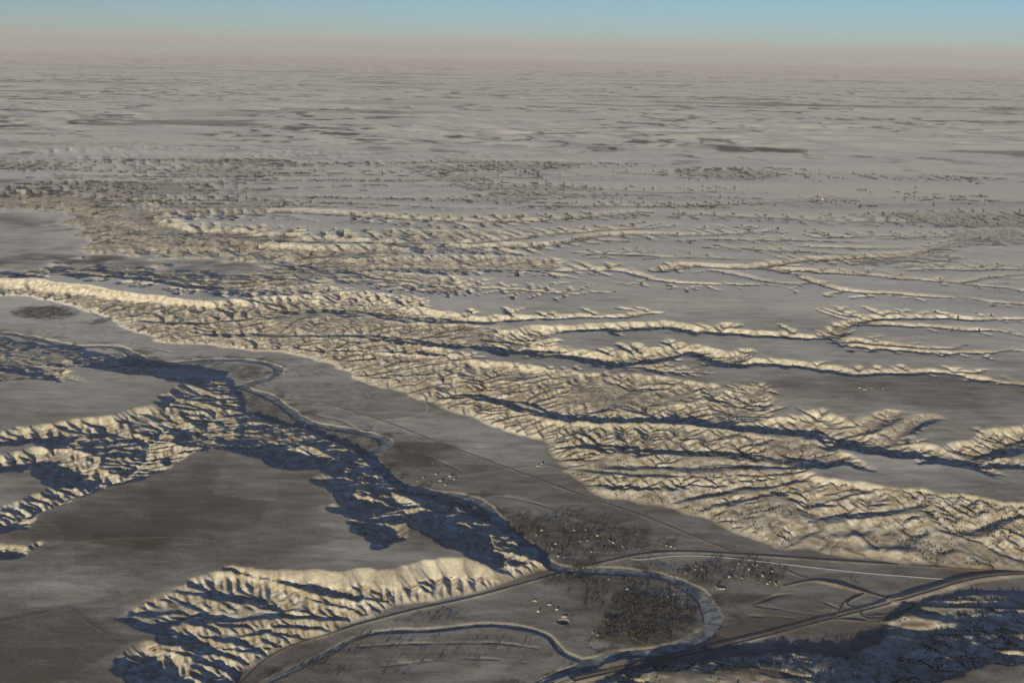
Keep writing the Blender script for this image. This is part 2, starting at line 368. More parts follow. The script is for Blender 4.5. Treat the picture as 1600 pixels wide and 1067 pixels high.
Z = up(EV); CAP = up(EC); FL = up(fl_out) - up(fl_in); FFL = up(ff_out) - up(ff_in)
LEFTU = up(left); SOFT = up(soft); CALM = up(calm); PLAT = up(hi_in); FLATTOP = up(sstep(9, 1.5, T - EV) * (d_hi < 1e8)); DLINE = up(d_line); DHI = up(d_hi); TT = up(T)
floodm = (FL < 0) | (FFL < 0)
plat = np.maximum(sstep(4, 45, PLAT), .9 * FLATTOP)
print('envelope', time.time() - T_START, Z.shape)
rough = (1 - .97 * plat) * sstep(0, 120, np.maximum(np.minimum(FL, FFL), 0))
Z += rough * np.interp(R, [12500, 18000], [1, .5])[:, None].astype(np.float32) * (1 - .6 * SOFT) * (1 - .55 * CALM) * ((13 - 6 * LEFTU) * fbm(X, Y, 420, 4, .55, 13.0) + np.interp(R, [12000, 16000], [1, .5])[:, None].astype(np.float32) * (8.0 - 3 * LEFTU) * fbm(X, Y, 150, 2, .5, 66.0) + 3.5 * fbm(X, Y, 62, 2, .5, 29.0) * LEFTU + np.interp(R, [11000, 15000], [1, .25])[:, None].astype(np.float32) * (5.0 - 2 * LEFTU) * np.abs(fbm(X, Y, 90, 2, .5, 40.0)))
Z = np.where(floodm, np.minimum(Z, 0.0), np.maximum(Z, .3))
_rg = np.random.default_rng(3)
Z += (_rg.random(Z.shape).astype(np.float32)) * .8 * (~floodm)

# running water cuts the slopes: implicit stream-power erosion on the polar grid
def erode(Z, R, dth, fixed, K, iters, kfac, diff, upl, cap, athr):
    nr, nt = Z.shape; N = nr * nt
    dr = np.empty(nr, np.float32); dr[:-1] = np.diff(R); dr[-1] = dr[-2]
    dl = (R * dth).astype(np.float32)
    area = (dr * dl)[:, None] * np.ones((1, nt), np.float32)
    offs = [(-1, 0), (1, 0), (0, -1), (0, 1), (-1, -1), (-1, 1), (1, -1), (1, 1)]
    base = np.arange(N, dtype=np.int32)
    for it in range(iters):
        Z = np.where(fixed, Z, np.minimum(Z + upl, np.maximum(cap, Z)))
        Zp = np.full((nr + 2, nt + 2), 1e9, np.float32); Zp[1:-1, 1:-1] = Z
        best = np.zeros((nr, nt), np.float32); rec = base.reshape(nr, nt).copy(); dist = np.ones((nr, nt), np.float32)
        jit = .75 + .5 * np.random.default_rng(it).random((nr, nt), dtype=np.float32)
        for (a, b) in offs:
            if a == 0: dd = np.repeat(dl[:, None], nt, 1)
            else:
                d1 = dr if a == 1 else np.concatenate([dr[:1], dr[:-1]])
                dd = np.repeat((d1 if b == 0 else np.hypot(d1, dl))[:, None], nt, 1)
            s = (Z - Zp[1 + a:nr + 1 + a, 1 + b:nt + 1 + b]) / dd
            if b: s = s * jit
            m = s > best
            best[m] = s[m]; dist[m] = dd[m]
            rec[m] = (base.reshape(nr, nt) + a * nt + b)[m]
        rec[fixed] = base.reshape(nr, nt)[fixed]
        rec = rec.ravel(); dist = dist.ravel()
        depth = (rec != base).astype(np.int32); ptr = rec.copy()
        while True:
            add = depth[ptr]
            if not add.any(): break
            depth += add; ptr = ptr[ptr]
        depth = np.minimum(depth, 65000).astype(np.uint16)
        order = np.argsort(depth, kind='stable').astype(np.int32)
        cnt = np.bincount(depth); ends = np.cumsum(cnt); starts = ends - cnt
        A = area.ravel().copy().astype(np.float64)
        for k in range(len(cnt) - 1, 0, -1):
            i = order[starts[k]:ends[k]]
            np.add.at(A, rec[i], A[i])
        F = (K * kfac.ravel() * np.sqrt(A) / dist * sstep(athr.ravel() * .5, athr.ravel(), A)).astype(np.float32)
        z = Z.ravel().copy()
        for k in range(1, len(cnt)):
            i = order[starts[k]:ends[k]]; f = F[i]
            z[i] = (z[i] + f * z[rec[i]]) / (1 + f)
        Zn = z.reshape(nr, nt)
        if True:
            l = np.zeros_like(Zn)
            l[1:-1, 1:-1] = (Zn[:-2, 1:-1] + Zn[2:, 1:-1] + Zn[1:-1, :-2] + Zn[1:-1, 2:] - 4 * Zn[1:-1, 1:-1])
            Zn = Zn + diff * l
        Z = Zn
    return Z, A.reshape(nr, nt).astype(np.float32)

fixed = floodm | (DLINE < 2.0)
kfac = (1 - plat * np.interp(R, [8200, 9500], [.93, .55])[:, None].astype(np.float32))
CAP += rough * (5 * fbm(X, Y, 300, 2, .55, 33.0))
upl = ((1 - plat) * (1.9 - .4 * LEFTU) * (1 - .8 * SOFT) * (1 - .45 * CALM) * np.interp(R, [12500, 18000], [1, .3])[:, None]).astype(np.float32)
dif = np.where(fixed, 0, .03 + .12 * SOFT + .05 * CALM).astype(np.float32)
kk = (kfac * (.26 - .03 * LEFTU) * (1 - .75 * SOFT) * (1 - .3 * CALM)).astype(np.float32)
athr = (1 + plat * np.interp(R, [8200, 9500, 14000, 30000], [2e4, 4e4, 7e4, 1.6e5])[:, None] * (.06 + .94 * sstep(-.35, .25, fbm(X, Y, 3800, 2, .5, 83.0)))).astype(np.float32)
for st, n in ((4, 14), (2, 10), (1, 8)):
    S = slice(None, None, st)
    Zc, Ac = erode(Z[S, S].copy(), R[S], DTH * st, fixed[S, S], 1.0, n, kk[S, S], dif[S, S] * {4: 0, 2: .25, 1: 1}[st], upl[S, S] * (1.3 if st == 4 else 1), CAP[S, S], athr[S, S])
    if st > 1: Z = np.where(fixed, Z, Z + upsample(Zc - Z[S, S], NR, NT, st))
    else: Z, A = Zc, Ac
    print('erode', st, time.time() - T_START)

# relief is lower far out on the plain
rel_ = np.interp(R, [8600, 11000, 14000, 20000], [1, .80, .66, .45]).astype(np.float32)[:, None]
Z = TT - (TT - Z) * (1 - (1 - rel_) * sstep(0, 1100, np.minimum(FL, FFL)))
# the caprock keeps a crisp edge; only real gully heads bite into it
gap = TT - Z
Z = np.where(PLAT > 0, Z + np.maximum(gap, 0) * sstep(12, 5, gap), Z)
# loose slopes fall back to the angle of repose
dr_ = np.diff(R).astype(np.float32)[:, None]; dl_ = (R * DTH).astype(np.float32)[:, None]
dg_ = np.hypot(dr_, dl_[1:])
for it in range(9):
    q = np.interp(R, [11000, 16000], [.60, .40]).astype(np.float32)[:, None]; q1 = q[1:]
    Z[1:] = np.minimum(Z[1:], Z[:-1] + q1 * dr_); Z[:-1] = np.minimum(Z[:-1], Z[1:] + q1 * dr_)
    Z[:, 1:] = np.minimum(Z[:, 1:], Z[:, :-1] + q * dl_); Z[:, :-1] = np.minimum(Z[:, :-1], Z[:, 1:] + q * dl_)
    Z[1:, 1:] = np.minimum(Z[1:, 1:], Z[:-1, :-1] + q1 * dg_); Z[:-1, :-1] = np.minimum(Z[:-1, :-1], Z[1:, 1:] + q1 * dg_)
    Z[1:, :-1] = np.minimum(Z[1:, :-1], Z[:-1, 1:] + q1 * dg_); Z[:-1, 1:] = np.minimum(Z[:-1, 1:], Z[1:, :-1] + q1 * dg_)
print('slopes', time.time() - T_START)

# no stray one-cell needles
nb_ = np.maximum(np.maximum(Z[:-2, 1:-1], Z[2:, 1:-1]), np.maximum(Z[1:-1, :-2], Z[1:-1, 2:]))
Z[1:-1, 1:-1] = np.minimum(Z[1:-1, 1:-1], nb_ + 4)
print('zmax', float(Z.max()), float(Z.min()), np.unravel_index(int(np.argmax(Z)), Z.shape))
# ------------------------------------------------------------------ river, creeks, hillocks, road beds
def stamp(line, W):
    """distance to a line in a strip round it (1e9 elsewhere) and the parameter along it, on the polar grid"""
    D = np.full(Z.shape, 1e9, np.float32); S = np.zeros(Z.shape, np.float32)
    L = np.concatenate([[0], np.cumsum(np.hypot(*np.diff(line, axis=0).T))])
    for i in range(len(line) - 1):
        (ax, ay), (bx, by) = line[i], line[i + 1]
        ra, rb = math.hypot(ax, ay), math.hypot(bx, by)
        ta, tb = math.atan2(ax, ay), math.atan2(bx, by)
        i0 = max(int(np.searchsorted(R, min(ra, rb) - W)) - 1, 0); i1 = int(np.searchsorted(R, max(ra, rb) + W)) + 1
        m = W / max(min(ra, rb), 100)
        j0 = max(int((min(ta, tb) - m + TH) / DTH), 0); j1 = min(int((max(ta, tb) + m + TH) / DTH) + 2, NT)
        if i1 <= i0 or j1 <= j0: continue
        x, y = X[i0:i1, j0:j1], Y[i0:i1, j0:j1]
        dx, dy = bx - ax, by - ay
        t = np.clip(((x - ax) * dx + (y - ay) * dy) / (dx * dx + dy * dy + 1e-9), 0, 1)
        d = np.hypot(x - ax - t * dx, y - ay - t * dy)
        sub = D[i0:i1, j0:j1]; mk = d < sub
        sub[mk] = d[mk]; S[i0:i1, j0:j1][mk] = (L[i] + t * math.hypot(dx, dy))[mk]
    return D, S
def sample(A_, x, y):
    """bilinear look-up of a polar-grid field"""
    x, y = np.asarray(x, float), np.asarray(y, float)
    r, t = np.hypot(x, y), np.arctan2(x, y)
    ri = np.clip(np.interp(r, R, np.arange(NR)), 0, NR - 1.001); ti = np.clip((t + TH) / DTH, 0, NT - 1.001)
    i, j = ri.astype(int), ti.astype(int); fr, ft = ri - i, ti - j
    return (A_[i, j] * (1 - ft) + A_[i, j + 1] * ft) * (1 - fr) + (A_[i + 1, j] * (1 - ft) + A_[i + 1, j + 1] * ft) * fr

# flood plain micro relief: meander scrolls and terrace steps
FPM = sstep(0, -60, FL)
scr = fbm(X, Y, 700, 2, .5, 8.8)
Z += FPM * (.28 * np.sin(scr * 26 + .004 * Y) * sstep(-.2, .5, fbm(X, Y, 1500, 2, .5, 1.1)) + .8 * fbm(X, Y, 160, 3, .55, 21.0))

RIVER = PL([(-150, 528), (0, 517), (60, 529), (110, 541), (150, 541), (185, 541), (208, 553), (235, 566), (270, 568), (300, 563), (350, 561), (395, 564),
    (428, 570), (440, 580), (425, 591), (392, 598), (375, 604), (392, 610), (425, 620), (450, 640), (470, 655), (500, 665), (550, 673), (588, 680), (606, 690),
    (600, 700), (582, 706), (578, 714), (592, 732), (612, 752), (640, 766), (680, 770), (722, 774), (756, 786), (775, 806), (790, 830), (820, 850),
    (842, 870), (866, 886), (900, 891), (945, 890), (1000, 894), (1045, 902), (1085, 922), (1108, 945), (1117, 966), (1106, 987), (1078, 1003), (1040, 1013), (1000, 1019),
    (960, 1024), (930, 1032), (895, 1048), (850, 1070), (800, 1100)])
CHANNEL = PL([(905, 1030), (880, 1020), (868, 1006), (858, 993), (838, 985), (800, 977), (760, 974), (720, 978), (680, 984), (640, 984), (600, 985), (562, 992), (532, 1008),
    (492, 1030), (452, 1047), (412, 1066), (370, 1092)])
RIVER, CHANNEL = smooth_line(RIVER, 3), smooth_line(CHANNEL, 3)
RW, CW = 34.0, 12.0
dR, sR = stamp(RIVER, 140); dC, sC = stamp(CHANNEL, 80)
wob = 15 * fbm(X, Y, 170, 3, .5, 90.0)
def carve(Zi, d, half, bed, run):
    return np.minimum(Zi, bed + (np.maximum(d - half, 0) / run) * (0 - bed) + np.where(d < half + run, 0, 1e6))
Z = carve(Z, dR + wob, RW, -6.5, 11)
Z = carve(Z, dC + wob * .4, CW, -5.5, 9)
OXBOWS = [[(0, 465), (60, 463), (110, 474), (140, 486), (165, 497)], [(118, 540), (122, 525), (160, 519), (200, 517), (240, 517)], [(200, 563), (180, 541), (230, 541), (290, 556), (340, 563)],
    [(1165, 943), (1180, 943), (1205, 932), (1225, 927), (1260, 930), (1300, 945), (1312, 951)], [(1168, 944), (1200, 948), (1250, 957), (1285, 961)],
    [(1375, 972), (1400, 985), (1440, 990), (1500, 1000), (1600, 1010)], [(745, 777), (790, 775), (830, 783), (870, 797), (905, 806)],
    [(940, 826), (980, 832), (1010, 840), (1050, 850)], [(480, 645), (500, 650), (530, 655), (555, 668)], [(640, 706), (670, 712), (690, 722), (720, 735)],
    [(560, 1010), (620, 1005), (700, 1004), (780, 1003), (840, 1012)], [(600, 1040), (680, 1030), (760, 1028), (820, 1034)], [(1170, 962), (1200, 962), (1240, 965)],
    [(985, 905), (1020, 912), (1060, 922), (1090, 928)]]
for ln in OXBOWS:
    d, _ = stamp(smooth_line(PL(ln), 3), 40)
    Z = np.where(FPM > .5, carve(Z, d + wob * .5, 2, -2.6 + 1.3 * fbm(X, Y, 300, 2, .5, 61.0), 7), np.where(d < 14, Z - 3 * sstep(14, 2, d), Z))
# hillocks and low ridges standing on the flats (height, width, crest)
for h, wd, ln in [(15, 45, [(1428, 949), (1500, 951), (1600, 957), (1750, 962)]), (10, 40, [(1480, 970), (1540, 968), (1620, 968)]),
    (12, 45, [(1372, 1006), (1400, 1003), (1430, 1006)]), (9, 40, [(1320, 1030), (1370, 1023), (1420, 1030)]), (8, 28, [(1385, 975), (1415, 972), (1450, 976), (1500, 985)]),
    (16, 40, [(1450, 1000), (1500, 1010), (1600, 1016), (1700, 1016)]), (10, 35, [(1350, 968), (1400, 966), (1440, 968)]),
    (14, 45, [(1350, 862), (1400, 868), (1440, 868)]), (12, 45, [(1300, 848), (1360, 846)]), (9, 35, [(930, 1040), (960, 1033), (985, 1030)]), (6, 16, [(962, 1028), (980, 1030)])]:
    d, s = stamp(smooth_line(PL(ln), 2), wd * 3)
    tl = s / max(s.max(), 1)
    Z += h * np.exp(-(d / wd) ** 2) * np.clip(4 * tl * (1 - tl), 0, 1) ** .5 * (1 + .3 * fbm(X, Y, 90, 2, .5, 4.0)) * (d < 1e8)
# heaps of spoil and the dugout pond in the field inside the bend
HEAPS = [(841, 954, 6.5, 9), (869, 952, 6.0, 9), (836, 938, 4, 8), (859, 944, 4, 9), (880, 961, 5.5, 11)]
PONDX = P(880, 971)
dP = np.hypot((X - PONDX[0]) / 1.25, Y - PONDX[1])
Z = np.where(dP < 60, np.where(dP < 17, -4.2, np.where(dP < 24, -4.2 + (dP - 17) * .6, np.maximum(Z, 1.6 * sstep(38, 26, dP)))), Z)

# road beds: (name, line, half width of the bed, height above the flats along the line)
def dens(pts, n=3): return smooth_line(PL(pts), n)
HWY = dens([(800, 1098), (862, 1073), (900, 1061), (1000, 1037), (1100, 1014), (1200, 990), (1300, 963), (1350, 951), (1400, 938), (1450, 924), (1500, 908), (1550, 899), (1600, 896), (1760, 894)])
RAIL = dens([(345, 1100), (375, 1067), (402, 1040), (430, 1019), (470, 1003), (510, 992), (545, 980), (600, 965), (650, 952), (700, 942), (760, 928), (820, 911), (860, 900), (890, 892), (920, 884), (950, 877), (985, 869),
    (1020, 864), (1060, 862), (1100, 863), (1200, 869), (1300, 876), (1400, 882), (1500, 888), (1570, 893), (1760, 905)])
GRAVEL = dens([(500, 628), (600, 657), (680, 690), (795, 731), (900, 771), (1000, 804), (1060, 828), (1150, 864), (1200, 880), (1264, 905)], 2)
CROSS = dens([(1225, 915), (1264, 906), (1290, 909), (1340, 922), (1400, 938), (1425, 944), (1470, 948), (1520, 949), (1620, 952), (1720, 956)])
TRACK = dens([(690, 746), (720, 742), (795, 731), (850, 726), (885, 731)], 2)
LANE = dens([(985, 873), (1000, 875), (1050, 868), (1110, 868), (1240, 883), (1340, 894), (1400, 899), (1490, 906)])
LANE2 = dens([(660, 625), (672, 640), (655, 650), (620, 655), (590, 658)], 3)
RAMPA = dens([(1297, 964), (1310, 958), (1314, 950), (1316, 943), (1330, 935), (1350, 927)], 3)
RAMPB = dens([(1350, 927), (1326, 938), (1322, 945), (1335, 950), (1352, 950), (1375, 944)], 3)
RAMPC = dens([(1360, 948), (1346, 955), (1344, 962), (1358, 966), (1380, 965), (1410, 956), (1430, 945)], 3)
RAMPD = dens([(1290, 967), (1320, 967), (1350, 970), (1372, 971), (1400, 964), (1430, 946)], 3)
hwy_L = np.concatenate([[0], np.cumsum(np.hypot(*np.diff(HWY, axis=0).T))])
def hwy_height(s):
    # level with the flats, then up on a fill past the interchange
    at = lambda px: hwy_L[np.argmin(np.abs(HWY[:, 0] - px[0]) + np.abs(HWY[:, 1] - px[1]))]
    return np.interp(s, [at(P(862, 1073)), at(P(950, 1050)), at(P(1300, 963)), at(P(1365, 947)), at(P(1420, 932)), at(P(1500, 908)), at(P(1570, 898)), at(P(1700, 895))], [11, 3, 2.2, 3, 8, 9, 7, 6])
def bed(line, half, hfun, slope=.42, W=110, cut=True):
    global Z
    d, s = stamp(line, W)
    h = hfun(s)
    top = np.maximum(h - np.maximum(d - half, 0) * slope, -50)
    Z = np.where(d < 1e8, np.where(d <= half, np.where(cut, h, np.maximum(Z, h)), np.maximum(Z, top)), Z)
    # cut the bank back where the ground stands higher
    Z = np.where((d < W) & (d > half), np.minimum(Z, h + (d - half) * .5 + .2 + np.where(d > W * .8, 1e4, 0)), Z)
cr_L = np.concatenate([[0], np.cumsum(np.hypot(*np.diff(CROSS, axis=0).T))])
def cross_height(s):
    at = lambda px: cr_L[np.argmin(np.hypot(CROSS[:, 0] - px[0], CROSS[:, 1] - px[1]))]
    a, b = at(P(1264, 906)), at(P(1400, 938))
    return np.interp(s, [0, a, a + 60, b - 260, b - 70, b + 60, b + 300, b + 1200], [1.2, 2.5, 6, 8, 1.6, 1.6, 3, 4])
bed(GRAVEL, 5, lambda s: 1.0 + 0 * s, .3, 40)
bed(TRACK, 4, lambda s: .7 + 0 * s, .3, 40)
bed(LANE, 4, lambda s: 1.2 + 0 * s, .4, 40)
bed(LANE2, 4, lambda s: .7 + 0 * s, .3, 40)
bed(RAIL, 5, lambda s: 3.0 + 0 * s, .5, 60)
bed(CROSS, 7, cross_height)
for rp in (RAMPA, RAMPB, RAMPC, RAMPD): bed(rp, 6, lambda s: 2.2 + 0 * s, .4, 50)
bed(HWY, 22, hwy_height)
dX, _ = stamp(CROSS, 60); dH, _ = stamp(HWY, 60)
Z = np.where((dX < 26) & (dH < 40), np.minimum(Z, 1.4 + np.maximum(dX - 11, 0) * .55), Z)
# water runs under the bridges: cut the beds open again
riv_open = (dR + wob < RW + 4)
Z = np.where(riv_open, np.minimum(Z, np.maximum(-6.5, -6.5 + np.maximum(dR + wob - RW, 0) * .6)), Z)
print('carved', time.time() - T_START)
# ------------------------------------------------------------------ cover: brown grass, brush and woods, some shade and haze tone painted in
BLOBS = [(200, 826, 120, 28, .6), (140, 852, 130, 14, .4), (330, 800, 150, 60, .12), (470, 755, 150, 45, .12), (690, 848, 60, 24, .4), (1420, 612, 260, 28, .35),
    (1000, 571, 260, 14, .25), (640, 690, 60, 18, .55), (620, 712, 70, 12, .35), (735, 780, 60, 16, .3), (1545, 870, 70, 12, .5), (900, 818, 150, 20, .25), (1168, 921, 40, 8, .7),
    (1240, 962, 90, 14, .3), (1400, 475, 200, 12, .1), (800, 470, 150, 10, .15), (1450, 520, 200, 14, .1), (60, 1000, 150, 40, .1), (1430, 990, 80, 25, .25),
    (1420, 1030, 330, 34, .8), (1480, 965, 140, 24, .5), (545, 830, 46, 34, -.45), (610, 876, 110, 22, -.35), (770, 668, 100, 36, -.35), (1430, 742, 160, 26, -.4), (560, 640, 80, 30, -.2), (1080, 800, 60, 15, -.2), (760, 1020, 120, 30, -.2),  # lower-right blobs put bluff shade into the colour along with brown growth
    (1150, 470, 160, 14, -.2), (250, 450, 160, 10, -.15), (1200, 1000, 90, 12, -.2)]
br = np.interp(rr, [4000, 6500, 9000, 12000, 20000, 26000], [.86, .76, .50, .24, -.02, -.16]) + .10 * fbm(CX, CY, 1800, 3, .5, 6.0)  # near ground darkened, far ground paled: lens falloff and haze brightness painted in
for x, y, rx, ry, am in BLOBS:
    c0 = P(x, y, 40); cx = P(x + rx, y, 40); cy = P(x, y - ry, 40)
    ax_ = math.hypot(cx[0] - c0[0], cx[1] - c0[1]); ay_ = math.hypot(cy[0] - c0[0], cy[1] - c0[1])
    ux = np.array([cx[0] - c0[0], cx[1] - c0[1]]) / ax_
    dx, dy = CX + wa * 2 - c0[0], CY + wb * 2 - c0[1]
    q = ((dx * ux[0] + dy * ux[1]) / ax_) ** 2 + ((-dx * ux[1] + dy * ux[0]) / ay_) ** 2
    br = br + .45 * am * sstep(1.7, .2, np.sqrt(q) + .5 * fbm(CX, CY, 420, 4, .65, x * .1))
# straight-edged fields and pastures
FIELDS = [(.09, [(-60, 985), (110, 950), (200, 1012), (60, 1090), (-60, 1090)]), (-.07, [(-60, 905), (120, 890), (215, 930), (110, 950), (-60, 985)]), (.07, [(110, 850), (330, 842), (350, 880), (235, 915), (120, 890)]),
    (-.08, [(360, 700), (440, 715), (430, 790), (330, 780)]), (.06, [(230, 760), (330, 720), (330, 780), (420, 790), (400, 840), (240, 830)]), (.10, [(610, 690), (680, 690), (795, 731), (720, 742), (640, 735)]),
    (-.10, [(690, 690), (850, 695), (862, 730), (795, 731)]), (.09, [(900, 771), (1000, 804), (960, 825), (870, 800), (800, 770)]), (-.06, [(600, 657), (680, 690), (800, 680), (700, 650)]), (.10, [(1120, 930), (1290, 930), (1300, 960), (1100, 1010)]),
    (-.08, [(1150, 872), (1400, 885), (1390, 900), (1250, 895)]), (.05, [(1120, 603), (1290, 618), (1500, 650), (1600, 640), (1600, 615), (1330, 600)]), (-.09, [(1330, 592), (1600, 608), (1600, 630), (1420, 612)]),
    (.08, [(740, 548), (900, 565), (900, 575), (780, 563)]), (-.08, [(640, 450), (800, 462), (860, 480), (700, 485)]), (.08, [(900, 465), (1100, 455), (1150, 480), (930, 480)]), (-.08, [(1180, 460), (1400, 470), (1380, 488), (1200, 495)]),
    (.06, [(120, 434), (300, 452), (300, 468), (140, 447)]), (-.1, [(1340, 712), (1480, 730), (1460, 760), (1340, 748)])]
for am, poly in FIELDS:
    br += am * in_poly(CX + wa * .15, CY + wb * .15, PL(poly, 60 if poly[0][1] < 620 or poly[0][0] < 420 else 0))
br = br + sstep(100, -400, ff_out - ff_in) * (.25 + .5 * np.abs(fbm(CX, CY, 1400, 4, .6, 48.0)))
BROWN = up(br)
incised = sstep(3, 11, TT - Z) * plat * (R > 7500)[:, None]
breaks = np.maximum(1 - plat, incised) * sstep(0, 60, np.minimum(FL, FFL)) * (R < 26000)[:, None]
BROWN = BROWN * (1 - .55 * breaks) - .05 * breaks
WOODS = [  # polygon, ground tint, trees per hectare
 ([(955, 938), (985, 926), (1040, 930), (1072, 948), (1090, 968), (1072, 985), (1040, 999), (1000, 1006), (955, 1004), (932, 992), (944, 972), (960, 958)], .9, 34),
 ([(845, 905), (900, 894), (960, 899), (1040, 911), (1088, 940), (1098, 965), (1082, 962), (1060, 935), (1000, 920), (955, 922), (900, 915), (850, 916)], .55, 15),
 ([(888, 926), (940, 920), (948, 948), (905, 955)], .6, 16),
 ([(778, 796), (830, 804), (880, 797), (930, 808), (965, 820), (1005, 834), (1050, 850), (1035, 864), (965, 868), (920, 884), (872, 880), (850, 862), (832, 842), (800, 824)], .6, 11),
 ([(1080, 880), (1140, 874), (1200, 878), (1232, 900), (1222, 918), (1150, 905), (1120, 922), (1085, 908)], .55, 17),
 ([(990, 880), (1040, 884), (1075, 894), (1085, 905), (1045, 898), (1000, 889)], .5, 16),
 ([(372, 616), (425, 622), (450, 645), (480, 668), (555, 680), (592, 688), (590, 704), (575, 716), (545, 698), (500, 680), (450, 664), (400, 645), (382, 636)], .65, 5),
 ([(596, 742), (618, 735), (630, 758), (660, 770), (640, 772), (615, 758)], .6, 8),
 ([(640, 692), (690, 694), (720, 702), (690, 706), (650, 700)], .4, 5),
 ([(660, 772), (720, 780), (760, 795), (780, 818), (750, 808), (700, 786)], .5, 3),
 ([(8, 490), (40, 480), (90, 478), (125, 490), (90, 497), (40, 497)], .95, 16),
 ([(122, 508), (160, 496), (170, 498), (150, 508)], .9, 12),
 ([(172, 564), (215, 558), (262, 562), (270, 574), (200, 576)], .85, 12),
 ([(262, 568), (330, 566), (400, 574), (420, 588), (392, 595), (360, 588), (300, 580)], .6, 6),
 ([(370, 578), (420, 575), (410, 592), (372, 592)], .7, 7),
 ([(460, 572), (500, 572), (512, 588), (470, 590)], .45, 3),
 ([(430, 600), (560, 600), (610, 640), (560, 650), (480, 632)], .35, 2),  # tint paints smears of shadow together with sparse brush
 ([(620, 972), (720, 958), (722, 966), (628, 978)], .5, 14),
 ([(392, 1064), (470, 1030), (560, 1000), (570, 1006), (500, 1036), (420, 1075)], .5, 9),
 ([(868, 990), (900, 996), (935, 1010), (925, 1017), (885, 1008)], .5, 14),
 ([(560, 992), (700, 986), (830, 990), (845, 1010), (700, 1050), (520, 1070), (470, 1060)], .3, 1.6),
 ([(1040, 1000), (1090, 985), (1100, 992), (1060, 1006)], .4, 3),
 ([(1180, 985), (1330, 985), (1330, 1012), (1180, 1016)], .25, .8),
 ([(-40, 520), (60, 500), (200, 500), (330, 548), (200, 556), (60, 545), (-40, 530)], .3, .5),
 ([(1330, 1004), (1440, 992), (1620, 986), (1700, 1080), (1000, 1080), (1000, 1050), (1180, 1044), (1260, 1040)], .85, 2.0),  # tint darkens the corner for the bluff's shade, besides a few trees
 ([(1290, 908), (1310, 908), (1392, 928), (1385, 936), (1330, 924)], .5, 5),
]
wd_ = np.zeros(CX.shape)
dR_far = up(np.minimum(seg_dist(CX, CY, RIVER[::4])[0], 5000))
for poly, tint, dn in WOODS:
    o, i = poly_sdist(CX + wa * 1.6, CY + wb * 1.6, PL(poly))
    wd_ = np.maximum(wd_, tint * sstep(45, -10, o - np.minimum(i, 40)))
WOOD_SHADE = up(wd_) * (.65 + .5 * fbm(X, Y, 70, 3, .6, 3.3)) * (FL < 20)
WOOD_SHADE = np.maximum(WOOD_SHADE, .75 * sstep(330, 30, np.minimum(dR_far, 900)) * sstep(.0, .45, fbm(X, Y, 150, 4, .62, 44.0)) * (FL < 0) * (dR > RW + 4))
# brush and painted gully shade darken the draws where water gathers
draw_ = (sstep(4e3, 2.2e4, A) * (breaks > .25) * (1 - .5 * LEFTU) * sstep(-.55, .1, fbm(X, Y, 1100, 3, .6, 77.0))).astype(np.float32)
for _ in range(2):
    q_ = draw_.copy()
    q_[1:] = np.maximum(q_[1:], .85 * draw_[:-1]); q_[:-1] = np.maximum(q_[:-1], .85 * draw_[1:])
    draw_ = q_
WOOD_SHADE = np.maximum(WOOD_SHADE, .95 * draw_ * (R > 5200)[:, None] * (FL > 10))
WOOD_SHADE = np.clip(WOOD_SHADE, 0, 1)

# ------------------------------------------------------------------ one ground sheet, from below the camera to the horizon
rows = [i for i in range(NR) if (R[i] < 9000 and i % 2 == 0)]
rows += [i for i in range(rows[-1] + 2, NR) if i % (2 if R[i] < 12500 else 3 if R[i] < 17000 else 5) == 0]
Rm = R[rows]
far = [Rm[-1]]
while far[-1] < 330000: far.append(far[-1] * (1.009 if far[-1] < 120000 else 1.02))
far = np.array(far[1:]); near = np.array([1.0, 400, 900, 1500, 2100, 2600, 3000])
TH_FAR = theta[::2]
th_side = np.radians([-180 + k * 7.0 for k in range(21)] )           # coarse sheet at the sides and behind
th_side = th_side[th_side < -TH - .03]
theta_all = np.concatenate([th_side, theta, -th_side[::-1]]); ns = len(th_side); nta = len(theta_all)
nn = len(near)
def far_hills(x, y, r):
    big = 92 + 26 * fbm(x, y, 7000, 3, .5, 2.0) - 30 * np.abs(fbm(x, y, 3600, 3, .55, 14.0)) + 16
    return big + (46 * fbm(x, y, 1700, 2, .5, 7.0) + 34 * np.abs(fbm(x, y, 900, 2, .5, 27.0))) * sstep(-.35, .3, fbm(x, y, 9000, 2, .5, 5.5))
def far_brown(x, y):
    f = -.30 + .34 * fbm(x, y, 9000, 4, .6, 1.0)  # base kept pale so the far ground colour carries haze brightness
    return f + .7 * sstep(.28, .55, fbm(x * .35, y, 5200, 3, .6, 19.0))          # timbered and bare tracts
def far_wood_shade(x, y):  # dark flecks and streaks paint far gully shade as well as timber
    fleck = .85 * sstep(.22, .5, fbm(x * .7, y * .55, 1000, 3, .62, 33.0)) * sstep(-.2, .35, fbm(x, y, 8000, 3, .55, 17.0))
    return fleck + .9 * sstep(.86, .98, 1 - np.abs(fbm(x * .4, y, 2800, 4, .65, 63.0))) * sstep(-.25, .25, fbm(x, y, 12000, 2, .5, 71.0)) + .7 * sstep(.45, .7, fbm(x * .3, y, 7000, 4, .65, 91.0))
parts = []
R_in = np.concatenate([near, Rm])
XA = R_in[:, None] * np.sin(theta_all)[None]; YA = R_in[:, None] * np.cos(theta_all)[None]
ZA = np.zeros(XA.shape, np.float32); C4 = np.zeros(XA.shape + (4,), np.float32); C4[..., 3] = 1; C4[..., 0] = .4
mid = slice(ns, ns + NT); nr_ = len(rows)
kf = sstep(27000, 33500, Rm)[:, None]
hm_ = far_hills(XA[nn:, mid], YA[nn:, mid], Rm)
ZA[nn:, mid] = Z[rows] * (1 - kf) + hm_ * kf
kb = sstep(22000, 32000, Rm)[:, None]
